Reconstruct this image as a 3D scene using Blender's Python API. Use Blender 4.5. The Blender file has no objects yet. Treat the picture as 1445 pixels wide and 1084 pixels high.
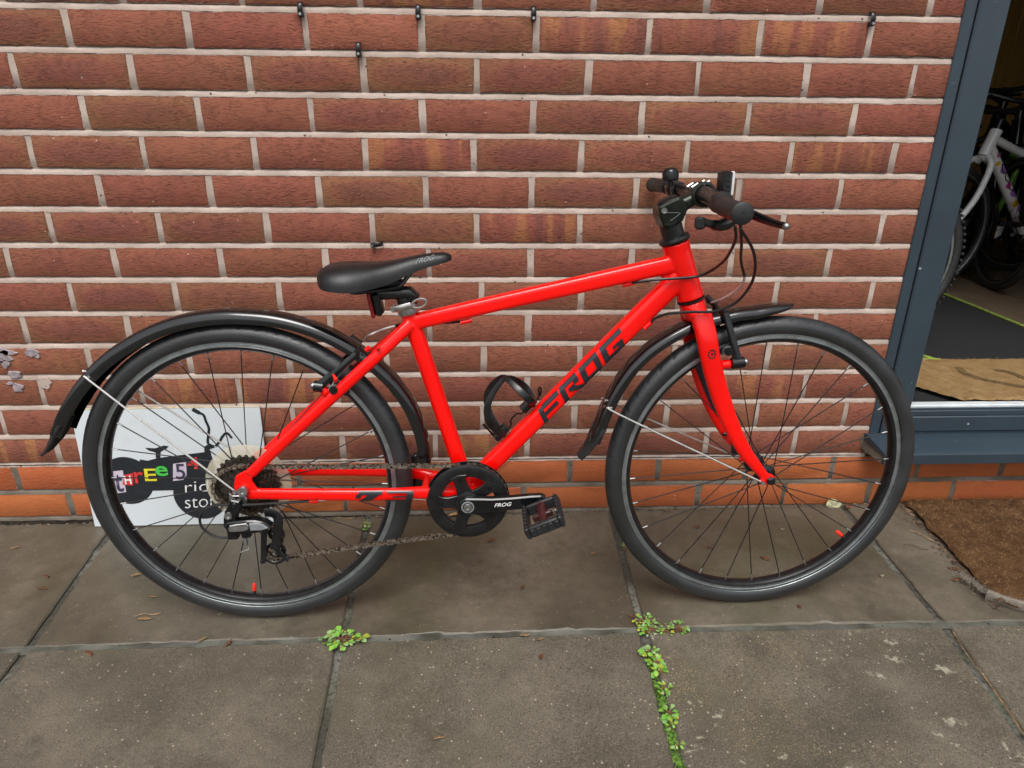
import bpy, math, random
from mathutils import Vector, Matrix, noise as mnoise
R = math.radians
rnd = random.Random(7)
S = bpy.context.scene
COL = S.collection

# ------------------------------------------------------------------ camera, sky, sun, exposure
def cam_axes(yaw, pitch, roll):
    f = Vector((math.sin(yaw)*math.cos(pitch), math.cos(yaw)*math.cos(pitch), -math.sin(pitch)))
    r = Vector((math.cos(yaw), -math.sin(yaw), 0)); u = r.cross(f)
    return r*math.cos(roll)+u*math.sin(roll), -r*math.sin(roll)+u*math.cos(roll), f
cr_, cu_, cf_ = cam_axes(0.0446, 0.3650, 0.0082)
cam = bpy.data.cameras.new('camera'); camo = bpy.data.objects.new('camera', cam); COL.objects.link(camo)
m = Matrix((cr_, cu_, -cf_)).transposed().to_4x4(); m.translation = (0.7975, -1.4374, 0.9017)
camo.matrix_world = m
cam.sensor_width = 36; cam.lens = 36*914.78/1445; cam.clip_start = 0.05; cam.clip_end = 500
S.camera = camo
W = bpy.data.worlds.new('World'); S.world = W; W.use_nodes = True
wn = W.node_tree; bg = wn.nodes['Background']
sky = wn.nodes.new('ShaderNodeTexSky'); sky.sky_type = 'NISHITA'; sky.sun_disc = False
SUN_EL, SUN_AZ = 60, 188          # azimuth measured clockwise from +Y: behind the camera
sky.sun_elevation = R(SUN_EL); sky.sun_rotation = R(SUN_AZ); sky.dust_density = 4; sky.air_density = 1.0; sky.ozone_density = 1
hs = wn.nodes.new('ShaderNodeHueSaturation'); hs.inputs['Saturation'].default_value = 0.22      # cloud cover: grey sky
wn.links.new(sky.outputs[0], hs.inputs['Color']); wn.links.new(hs.outputs[0], bg.inputs[0]); bg.inputs[1].default_value = 0.125
sl = bpy.data.lights.new('sun', 'SUN'); sl.energy = 1.35; sl.angle = R(32); sl.color = (1, .965, .92)
so = bpy.data.objects.new('sun', sl); COL.objects.link(so)
sd = Vector((math.sin(R(SUN_AZ))*math.cos(R(SUN_EL)), math.cos(R(SUN_AZ))*math.cos(R(SUN_EL)), math.sin(R(SUN_EL))))
so.rotation_euler = sd.to_track_quat('Z', 'Y').to_euler(); so.location = (0, -4, 6)
S.view_settings.view_transform = 'Standard'; S.view_settings.look = 'None'
S.view_settings.exposure = 0.48; S.view_settings.gamma = 1; S.view_settings.use_curve_mapping = False

# ------------------------------------------------------------------ node helper and materials
class NT:
    def __init__(s, name):
        s.m = bpy.data.materials.new(name); s.m.use_nodes = True
        s.t = s.m.node_tree; s.b = s.t.nodes['Principled BSDF']
    def n(s, typ, ins=None, **p):
        x = s.t.nodes.new('ShaderNode'+typ)
        for k, v in p.items(): setattr(x, k, v)
        for k, v in (ins or {}).items(): s.put(x, k, v)
        return x
    def put(s, x, k, v):
        sk = x.inputs[k]
        if isinstance(v, bpy.types.NodeSocket): s.t.links.new(v, sk)
        elif isinstance(v, bpy.types.Node): s.t.links.new(v.outputs[0], sk)
        else: sk.default_value = v
    def noise(s, vec, scale, detail=3, rough=.55, w=None, dist=0):
        ins = {'Vector': vec, 'Scale': scale, 'Detail': detail, 'Roughness': rough, 'Distortion': dist}
        x = s.n('TexNoise', noise_dimensions='4D' if w is not None else '3D')
        if w is not None: ins['W'] = w
        for k, v in ins.items(): s.put(x, k, v)
        return x.outputs['Fac']
    def vmul(s, vec, sc): return s.n('VectorMath', {0: vec, 1: sc}, operation='MULTIPLY').outputs[0]
    def math(s, op, a, b=0.0, c=0.0, clamp=False):
        x = s.n('Math', operation=op, use_clamp=clamp); s.put(x, 0, a); s.put(x, 1, b); s.put(x, 2, c); return x.outputs[0]
    def ramp(s, fac, lo, hi, a=0.0, b=1.0, smooth=True):
        x = s.n('MapRange', {'Value': fac, 'From Min': lo, 'From Max': hi, 'To Min': a, 'To Max': b}, interpolation_type='SMOOTHSTEP' if smooth else 'LINEAR')
        return x.outputs[0]
    def mix(s, fac, a, b, mode='MIX'):
        x = s.n('Mix', data_type='RGBA', blend_type=mode)
        for k, v in ((0, fac), (6, a), (7, b)):
            if isinstance(v, tuple): v = tuple(v)+((1,) if len(v) == 3 else ())
            s.put(x, k, v)
        return x.outputs[2]
    def bump(s, h, strength, dist):
        return s.n('Bump', {'Height': h, 'Strength': strength, 'Distance': dist}).outputs[0]
    def out(s, **k):
        for key, v in k.items():
            key = {'base': 'Base Color', 'rough': 'Roughness', 'normal': 'Normal', 'metal': 'Metallic', 'coat': 'Coat Weight', 'coatr': 'Coat Roughness', 'spec': 'Specular IOR Level', 'trans': 'Transmission Weight', 'alpha': 'Alpha'}[key]
            if isinstance(v, tuple): v = tuple(v)+(1,)
            s.put(s.b, key, v)
        return s.m

def simple(name, col, rough=.5, metal=0.0, coat=0.0, vary=.12, nscale=60, bump=.0, bscale=400, spec=.5):
    t = NT(name); tc = t.n('TexCoord').outputs['Object']
    f = t.noise(tc, nscale, 4)
    dk = tuple(c*(1-vary*2) for c in col); lt = tuple(min(1, c*(1+vary*2)) for c in col)
    kw = dict(base=t.mix(t.ramp(f, .3, .7), dk, lt), rough=t.ramp(t.noise(tc, nscale*.6, 3), .25, .75, max(.03, rough-.04), min(1, rough+.05)), metal=metal, coat=coat, spec=spec)
    if bump: kw['normal'] = t.bump(t.noise(tc, bscale, 3), bump, .001)
    return t.out(**kw)

M = {}
def make_brick_mat(name, red, dark, ochre, bright, crease=1.0):
    t = NT(name); uv = t.n('UVMap').outputs[0]
    oi = t.n('ObjectInfo'); at = t.n('Attribute', attribute_name='rnd').outputs['Fac']
    rr = t.math('ADD', oi.outputs['Random'], at); w = t.math('MULTIPLY', rr, 91.7)
    sep = t.n('SeparateColor', {0: oi.outputs['Color']})
    oval, band, bri = sep.outputs[0], sep.outputs[1], sep.outputs[2]
    xyz = t.n('SeparateXYZ', {0: uv}); x, y = xyz.outputs[0], xyz.outputs[1]
    big = t.noise(uv, 14, 4, .6, w)
    mid = t.noise(uv, 70, 4, .6, w)
    # dark fired heart with ochre rim
    wob = t.math('MULTIPLY', t.math('SUBTRACT', t.noise(uv, 28, 3, .5, w), .5), .9)
    ex = t.math('POWER', t.math('ABSOLUTE', t.math('DIVIDE', x, .088)), 2.5); ey = t.math('POWER', t.math('ABSOLUTE', t.math('DIVIDE', y, .022)), 2.5)
    d = t.math('ADD', t.math('ADD', ex, ey), wob)
    rim = t.math('MULTIPLY', t.ramp(d, .7, 1.7), t.math('MULTIPLY', oval, .8))
    heart = t.math('MULTIPLY', t.ramp(d, 1.15, .3), t.math('MULTIPLY', oval, .62))
    c = t.mix(t.ramp(big, .3, .72), red, tuple(v*.84 for v in red))
    c = t.mix(t.math('MULTIPLY', t.ramp(big, .5, .75), .45), c, ochre)
    c = t.mix(rim, c, ochre); c = t.mix(heart, c, dark)
    # vertical kiln bands
    bx = t.n('CombineXYZ', {0: x, 1: t.math('MULTIPLY', y, .12), 2: 0.0}).outputs[0]
    bn = t.noise(bx, 26, 2, .5, w)
    c = t.mix(t.math('MULTIPLY', t.ramp(bn, .50, .60), band), c, bright)
    c = t.mix(t.math('MULTIPLY', t.ramp(bn, .46, .36), t.math('MULTIPLY', band, .8)), c, dark)
    c = t.mix(t.ramp(mid, .4, .8, 0, .20), c, tuple(v*.55 for v in dark))
    # drag-face creases: long wavering horizontal tears, shade and ridge light put into the colour
    wv = t.math('MULTIPLY', t.math('SUBTRACT', t.noise(uv, 48, 2, .5, w), .5), .012)
    cv = t.n('CombineXYZ', {0: t.math('MULTIPLY', x, 80.0), 1: t.math('MULTIPLY', t.math('ADD', y, wv), 330.0), 2: 0.0}).outputs[0]
    cn = t.noise(cv, 1.0, 3, .58, w)
    patch = t.ramp(t.noise(uv, 24, 2, .5, t.math('ADD', w, 7.0)), .36, .64, .40, 1)
    tear = t.math('MULTIPLY', t.ramp(t.math('ABSOLUTE', t.math('SUBTRACT', cn, .5)), .030, .004), t.ramp(t.noise(uv, 60, 2, .5, t.math('ADD', w, 3.0)), .47, .62))
    crk = t.math('MULTIPLY', t.math('MAXIMUM', t.ramp(cn, .455, .335), t.math('MULTIPLY', tear, .7)), t.math('MULTIPLY', patch, crease))
    c = t.mix(t.math('MULTIPLY', crk, .36), c, tuple(v*.22 for v in dark))
    lit = t.math('MULTIPLY', t.ramp(cn, .56, .68), t.math('MULTIPLY', patch, .13*crease))
    c = t.mix(lit, c, tuple(min(1, v*1.45) for v in ochre))
    # lime specks
    vo = t.n('TexVoronoi', {'Vector': uv, 'Scale': 130.0, 'W': w}, voronoi_dimensions='4D')
    rs = t.n('SeparateColor', {0: vo.outputs['Color']}).outputs[0]
    spk = t.math('MULTIPLY', t.ramp(vo.outputs['Distance'], .22, .1), t.math('GREATER_THAN', rs, .965))
    c = t.mix(spk, c, (.62, .52, .42))
    # mortar smeared over the arrises, then a darker band along the edges
    ed = t.math('MINIMUM', t.math('SUBTRACT', .1064, t.math('ABSOLUTE', x)), t.math('SUBTRACT', .0313, t.math('ABSOLUTE', y)))
    ed = t.math('ADD', ed, t.math('MULTIPLY', t.math('SUBTRACT', t.noise(uv, 110, 4, .65, w), .5), .011))
    sm = t.ramp(ed, .0010, -.0004); c = t.mix(t.math('MULTIPLY', sm, .85), c, (.40, .32, .27))
    c = t.mix(t.math('MULTIPLY', t.ramp(ed, .004, .0005), .35), c, tuple(v*.5 for v in dark))
    hsv = t.n('HueSaturation', {'Color': c, 'Value': t.math('MULTIPLY_ADD', bri, 1.0, .5), 'Hue': t.ramp(rr, 0, 1, .494, .506, False)})
    h = t.math('SUBTRACT', t.math('MULTIPLY', cn, 1.2), t.math('MULTIPLY', crk, .8))
    h = t.math('ADD', h, t.math('MULTIPLY', mid, .35)); h = t.math('ADD', h, t.math('MULTIPLY', t.noise(uv, 420, 2, .6, w), .3))
    return t.out(base=hsv.outputs[0], rough=.88, spec=.25, normal=t.bump(h, .62, .0022))
M['brick'] = make_brick_mat('brick_rustic', (.272, .093, .058), (.165, .062, .049), (.238, .109, .058), (.34, .145, .062))
M['brick_plinth'] = make_brick_mat('brick_engineering', (.43, .118, .042), (.32, .085, .035), (.45, .145, .055), (.45, .14, .055), .2)

def make_mortar(name, lo, hi, dirt):
    t = NT(name); g = t.n('NewGeometry').outputs['Position']
    a = t.noise(g, 9, 4); b = t.noise(g, 160, 4, .7); e = t.noise(g, 700, 2)
    c = t.mix(t.ramp(a, .3, .7), lo, hi); c = t.mix(t.ramp(b, .55, .8, 0, .5), c, dirt)
    vo = t.n('TexVoronoi', {'Vector': g, 'Scale': 90.0}); rs = t.n('SeparateColor', {0: vo.outputs['Color']}).outputs[0]
    pit = t.math('MULTIPLY', t.ramp(vo.outputs['Distance'], .3, .12), t.math('GREATER_THAN', rs, .95))
    c = t.mix(pit, c, tuple(v*.25 for v in dirt))
    return t.out(base=c, rough=.92, spec=.2, normal=t.bump(t.math('ADD', t.math('MULTIPLY', b, .8), e), .6, .0012))
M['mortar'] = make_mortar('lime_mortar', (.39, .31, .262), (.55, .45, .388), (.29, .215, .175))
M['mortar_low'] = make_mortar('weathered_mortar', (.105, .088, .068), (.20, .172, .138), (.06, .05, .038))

def make_slab():
    t = NT('concrete_slab'); g = t.n('NewGeometry').outputs['Position']; oi = t.n('ObjectInfo')
    sep = t.n('SeparateColor', {0: oi.outputs['Color']}); smooth, lich, grit = sep.outputs
    a = t.noise(g, 3.2, 5, .6); b = t.noise(g, 45, 5, .65); f = t.noise(g, 330, 4, .75); ff = t.noise(g, 900, 2, .6)
    rough_amt = t.math('SUBTRACT', 1.0, smooth)
    c = t.mix(t.ramp(a, .28, .72), (.076, .066, .045), (.172, .147, .110))
    c = t.mix(t.ramp(b, .35, .75, 0, .45), c, (.066, .054, .038))
    c = t.mix(t.math('MULTIPLY', t.ramp(f, .53, .68), t.math('MULTIPLY_ADD', rough_amt, .55, .10)), c, (.25, .205, .16))
    c = t.mix(t.math('MULTIPLY', t.ramp(f, .48, .36), t.math('MULTIPLY_ADD', rough_amt, .68, .14)), c, (.020, .015, .011))
    moss = t.ramp(t.noise(g, 2.1, 4, .6), .50, .70, 0, .55); c = t.mix(moss, c, (.078, .074, .036))
    c = t.mix(t.ramp(t.noise(g, 9, 5, .7), .52, .70, 0, .45), c, (.050, .042, .030)); c = t.mix(t.ramp(t.noise(g, 13, 4, .6), .58, .74, 0, .30), c, (.20, .175, .135))
    def specks(scale, thr, r0, r1):
        vo = t.n('TexVoronoi', {'Vector': g, 'Scale': scale}); rs = t.n('SeparateColor', {0: vo.outputs['Color']}).outputs[0]
        return t.math('MULTIPLY', t.ramp(vo.outputs['Distance'], r0, r1), t.math('GREATER_THAN', rs, thr))
    warp = t.n('VectorMath', {0: g, 1: t.n('VectorMath', {0: t.n('TexNoise', {'Vector': g, 'Scale': 60.0}).outputs['Color'], 1: (.012, .012, 0)}, operation='MULTIPLY').outputs[0]}, operation='ADD').outputs[0]
    s1 = t.math('MULTIPLY', specks(150.0, .935, .30, .16), t.math('MULTIPLY_ADD', rough_amt, .7, .18)); c = t.mix(s1, c, (.50, .43, .34))
    s2 = t.math('MULTIPLY', specks(260.0, .86, .30, .18), t.math('MULTIPLY_ADD', rough_amt, .6, .1)); c = t.mix(s2, c, (.36, .29, .21))
    # lichen spots
    ln = t.noise(warp, 26, 6, .68); patch = t.ramp(t.noise(g, 5, 3), .44, .60, -.05, .045)
    lm = t.math('MULTIPLY', t.ramp(t.math('ADD', ln, patch), .625, .690), t.math('MULTIPLY', lich, t.ramp(t.noise(g, 300, 3, .7), .36, .52, .25, 1)))
    c = t.mix(lm, c, (.38, .36, .27))
    gm = t.math('MULTIPLY', t.math('MULTIPLY', specks(340.0, .45, .40, .2), t.ramp(t.noise(g, 4.3, 4, .6), .47, .66)), grit); c = t.mix(gm, c, (.40, .28, .12))
    wet = t.ramp(t.noise(g, 2.6, 4, .6), .35, .68)
    c = t.mix(t.math('MULTIPLY', wet, t.math('MULTIPLY_ADD', smooth, .34, .08)), c, (.045, .038, .026))
    ro = t.math('SUBTRACT', .80, t.math('MULTIPLY', smooth, t.math('MULTIPLY_ADD', wet, .34, .27)))
    h = t.math('ADD', t.math('MULTIPLY', f, t.math('MULTIPLY_ADD', rough_amt, 1.0, .10)), t.math('MULTIPLY', b, t.math('MULTIPLY_ADD', rough_amt, .7, .25)))
    h = t.math('ADD', h, t.math('MULTIPLY', ff, t.math('MULTIPLY', rough_amt, .4)))
    return t.out(base=c, rough=ro, spec=.5, normal=t.bump(h, .6, .0022))
M['slab'] = make_slab()

def make_joint():
    t = NT('joint_mortar'); g = t.n('NewGeometry').outputs['Position']
    a = t.noise(g, 7, 4); b = t.noise(g, 120, 5, .7)
    c = t.mix(t.ramp(a, .4, .65), (.060, .056, .042), (.165, .165, .140)); c = t.mix(t.ramp(b, .32, .55), (.022, .020, .015), c)
    c = t.mix(t.ramp(t.noise(g, 4.5, 3), .55, .7, 0, .5), c, (.05, .06, .02))
    return t.out(base=c, rough=.85, normal=t.bump(b, .9, .004))
M['joint'] = make_joint()
M['joint_pale'] = make_mortar('wet_grey_mortar', (.040, .038, .028), (.150, .152, .130), (.025, .023, .017))

def make_red():
    t = NT('gloss_red_paint'); tc = t.n('TexCoord').outputs['Object']
    c = t.mix(t.ramp(t.noise(tc, 9, 2), .3, .7), (.90, .0028, .0012), (.95, .0042, .0018))
    return t.out(base=c, rough=.24, coat=.35, coatr=.05, spec=.30)
M['red'] = make_red()
def make_tyre():
    t = NT('tyre_rubber'); uv = t.n('UVMap').outputs[0]; xyz = t.n('SeparateXYZ', {0: uv}); u, v = xyz.outputs[0], xyz.outputs[1]
    tc = t.n('TexCoord').outputs['Object']
    # slanted sipes on both shoulders and two faint sidewall rings, v=.5 is the crown
    va = t.math('ABSOLUTE', t.math('SUBTRACT', v, .5))
    ring = t.math('LESS_THAN', t.math('ABSOLUTE', t.math('SUBTRACT', va, .20)), .012)
    ring2 = t.math('LESS_THAN', t.math('ABSOLUTE', t.math('SUBTRACT', va, .33)), .008)
    h = t.math('ADD', t.math('MULTIPLY', ring, -.6), t.math('MULTIPLY', ring2, .6))
    h = t.math('ADD', h, t.math('MULTIPLY', t.noise(tc, 500, 2), .2))
    dust = t.ramp(t.noise(tc, 12, 4), .4, .75, 0, .55)
    c = t.mix(dust, (.014, .0152, .017), (.036, .038, .041))
    return t.out(base=c, rough=t.ramp(t.noise(tc, 18, 3), .3, .7, .33, .44), spec=.8, normal=t.bump(h, .8, .0035))
M['tyre'] = make_tyre()
M['black_gloss'] = simple('gloss_black_plastic', (.005, .0055, .0065), .14, vary=.2, spec=.5)
M['guard'] = simple('mudguard_plastic', (.003, .0034, .0042), .09, vary=.25, nscale=14, spec=.9)
M['black_satin'] = simple('satin_black', (.008, .008, .009), .30, vary=.2)
M['black_rubber'] = simple('black_rubber', (.012, .013, .014), .48, vary=.2, bump=.25, bscale=900)
M['leather'] = simple('black_vinyl', (.008, .0085, .0095), .36, vary=.25, nscale=25, bump=.3, bscale=1500)
M['green_black'] = simple('anodised_olive_black', (.022, .027, .020), .27, metal=.55, vary=.15)
M['alu'] = simple('brushed_aluminium', (.45, .455, .46), .34, metal=1, vary=.08)
M['rim_track'] = simple('machined_rim', (.34, .37, .38), .42, metal=.9, vary=.1, nscale=40)
M['steel'] = simple('bright_steel', (.55, .53, .50), .24, metal=1, vary=.06)
M['bright_wire'] = simple('polished_wire', (.66, .65, .62), .28, metal=.65, vary=.05)
M['dark_steel'] = simple('oily_steel', (.10, .085, .07), .42, metal=.9, vary=.35, nscale=300)
M['chain'] = simple('worn_chain', (.26, .22, .18), .38, metal=.85, vary=.5, nscale=260)
M['spoke'] = simple('black_spoke', (.022, .02, .022), .3, metal=.4, vary=.1)
M['cable'] = simple('cable_housing', (.012, .012, .013), .35, vary=.1)
M['decal_black'] = simple('black_vinyl_decal', (.016, .017, .024), .28, vary=.1, coat=.3)
M['decal_orange'] = simple('orange_decal', (.9, .08, .004), .35, vary=.05)
M['white'] = simple('white_print', (.78, .78, .77), .45, vary=.03)
M['grey_print'] = simple('grey_print', (.20, .21, .22), .5, vary=.05)
M['red_lens'] = simple('red_lens', (.22, .006, .008), .18, vary=.1, coat=.4)
M['red_rubber'] = simple('red_dust_cap', (.85, .03, .012), .4, vary=.05)
M['clear_lens'] = simple('frosted_white_lens', (.80, .83, .85), .25, vary=.04)
M['maroon'] = simple('plastic_red_reflection', (.040, .010, .011), .4, vary=.2)  # black pedal core with its red reflection put into the base colour
def make_guard_disc():
    t = NT('yellowed_clear_plastic'); tc = t.n('TexCoord').outputs['Object']
    c = t.mix(t.ramp(t.noise(tc, 40, 3), .3, .7), (.55, .50, .36), (.66, .62, .49))
    return t.out(base=c, rough=.32, alpha=.45, spec=.5)
M['spoke_guard'] = make_guard_disc()
def make_frame_paint():
    t = NT('grey_powder_coat'); g = t.n('NewGeometry').outputs['Position']
    c = t.mix(t.ramp(t.noise(g, 5, 4), .3, .7), (.027, .042, .056), (.033, .051, .067))
    sc = t.ramp(t.noise(t.vmul(g, (1, 1, 3)), 46, 4, .7), .66, .72, 0, .6); c = t.mix(sc, c, (.12, .15, .18))
    vo = t.n('TexVoronoi', {'Vector': g, 'Scale': 24.0}); rs = t.n('SeparateColor', {0: vo.outputs['Color']}).outputs[0]
    c = t.mix(t.math('MULTIPLY', t.ramp(vo.outputs['Distance'], .09, .04), t.math('GREATER_THAN', rs, .8)), c, (.3, .33, .36))
    return t.out(base=c, rough=.36, spec=.5, normal=t.bump(t.noise(g, 900, 2), .15, .0005))
M['door_paint'] = make_frame_paint()
M['door_seal'] = simple('black_rubber_seal', (.012, .014, .018), .5)
M['threshold'] = simple('white_pvc_strip', (.62, .66, .68), .4, vary=.05, nscale=20)
def make_coir(name, a, b, c3):
    t = NT(name); g = t.n('NewGeometry').outputs['Position']; oi = t.n('Attribute', attribute_name='rnd').outputs['Fac']
    n = t.noise(g, 30, 5, .7); f = t.noise(t.vmul(g, (1, 1.6, 1)), 500, 3, .7)
    c = t.mix(t.ramp(n, .3, .7), a, b); c = t.mix(t.ramp(f, .4, .7), t.mix(.5, c, c3), c); c = t.mix(t.math('MULTIPLY', oi, .6), c, b)
    return t.out(base=c, rough=.95, spec=.15, normal=t.bump(f, 1, .005))
M['coir_dark'] = make_coir('dark_coir', (.115, .056, .025), (.25, .13, .055), (.04, .019, .009))
M['coir_fibre'] = make_coir('coir_fibre', (.30, .16, .065), (.55, .38, .20), (.14, .065, .026))
M['coir_pale'] = make_coir('frayed_backing', (.34, .30, .25), (.58, .52, .44), (.16, .13, .1))
M['coir_tan'] = make_coir('tan_coir', (.46, .28, .115), (.64, .43, .21), (.16, .085, .03))
M['mat_print'] = make_coir('worn_mat_print', (.16, .10, .045), (.34, .22, .10), (.10, .06, .025))
M['mat_black'] = simple('black_carpet_mat', (.010, .010, .011), .95, vary=.4, nscale=300, bump=.8, bscale=700)
M['lime'] = simple('lime_binding', (.24, .34, .05), .7, vary=.15)
def make_planks():
    t = NT('grey_vinyl_planks'); g = t.n('NewGeometry').outputs['Position']
    f = t.noise(t.vmul(g, (14, 1.5, 1)), 6, 5, .65)
    return t.out(base=t.mix(t.ramp(f, .3, .7), (.10, .070, .045), (.21, .155, .105)), rough=.45, normal=t.bump(f, .2, .001))
M['planks'] = make_planks()
def make_timber():
    t = NT('varnished_timber'); g = t.n('NewGeometry').outputs['Position']
    f = t.noise(t.vmul(g, (9, 9, .5)), 5, 5, .6)
    return t.out(base=t.mix(t.ramp(f, .3, .7), (.52, .31, .08), (.70, .45, .14)), rough=.5)
M['timber'] = make_timber()
M['plaster'] = simple('shop_plaster', (.55, .50, .42), .9, vary=.05, nscale=3)
M['ceiling'] = simple('ceiling_paint', (.7, .7, .68), .9, vary=.03)
M['white_paint'] = simple('white_bike_paint', (.80, .81, .82), .28, vary=.03, coat=.4)
M['green_paint'] = simple('green_bike_paint', (.16, .42, .03), .3, vary=.05, coat=.4)
M['purple'] = simple('purple_dot', (.36, .16, .50), .35, vary=.05)
M['pink'] = simple('pink_dot', (.65, .08, .32), .35, vary=.05)
M['yellow'] = simple('yellow_dot', (.75, .48, .03), .35, vary=.05)
def make_leaf(name, a, b, c3):
    t = NT(name); g = t.n('NewGeometry').outputs['Position']
    c = t.mix(t.ramp(t.noise(g, 55, 3), .35, .65), a, b); c = t.mix(t.ramp(t.noise(g, 90, 3), .6, .72, 0, .8), c, c3)
    m_ = t.out(base=c, rough=.5, spec=.4); t.b.inputs['Subsurface Weight'].default_value = 0
    return m_
M['leaf_green'] = make_leaf('weed_leaf', (.12, .32, .035), (.22, .46, .07), (.40, .42, .03))
M['leaf_pale'] = make_leaf('pale_weed_leaf', (.19, .34, .11), (.30, .46, .18), (.16, .30, .06))
M['leaf_yellow'] = make_leaf('yellowing_leaf', (.26, .34, .03), (.42, .40, .03), (.15, .25, .03))
M['moss'] = make_leaf('moss', (.05, .13, .012), (.14, .28, .03), (.03, .05, .01))
M['stem'] = simple('weed_stem', (.20, .10, .05), .6)
M['dry_leaf'] = simple('dry_brown_leaf', (.16, .065, .028), .6, vary=.35, nscale=90)
M['tan_leaf'] = simple('dry_tan_leaf', (.32, .20, .09), .6, vary=.3, nscale=90)
M['pale_leaf'] = simple('pale_dead_leaf', (.30, .29, .17), .6, vary=.3, nscale=60)
M['soil'] = simple('damp_soil', (.035, .026, .018), .9, vary=.4, nscale=120, bump=.9, bscale=300)
M['twig'] = simple('twig', (.10, .065, .04), .8, vary=.4)
M['flake'] = simple('lilac_paint_flake', (.29, .245, .26), .6, vary=.15, nscale=90, bump=.6, bscale=300)
def make_board():
    t = NT('white_acrylic_board'); g = t.n('NewGeometry').outputs['Position']
    c = t.mix(t.ramp(t.noise(g, 14, 5, .65), .5, .75, 0, .35), (.62, .67, .70), (.46, .49, .49))
    return t.out(base=c, rough=.3, spec=.5)
M['board'] = make_board()
M['board_edge'] = simple('yellowed_edge', (.62, .55, .36), .5)
M['print_black'] = simple('black_print', (.013, .017, .022), .4, vary=.1)
M['lilac'] = simple('lilac_print', (.55, .48, .58), .45, vary=.05)
M['red_print'] = simple('red_print', (.62, .035, .035), .45, vary=.05)
M['yellow_print'] = simple('yellow_print', (.70, .62, .03), .45, vary=.05)
M['green_print'] = simple('green_print', (.06, .50, .07), .45, vary=.05)
M['dark_blue'] = simple('indigo_print', (.035, .035, .065), .45)
def make_glass():
    t = NT('window_glass'); return t.out(base=(.95, .97, .97), rough=.02, trans=1.0)
M['glass'] = make_glass()

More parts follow.
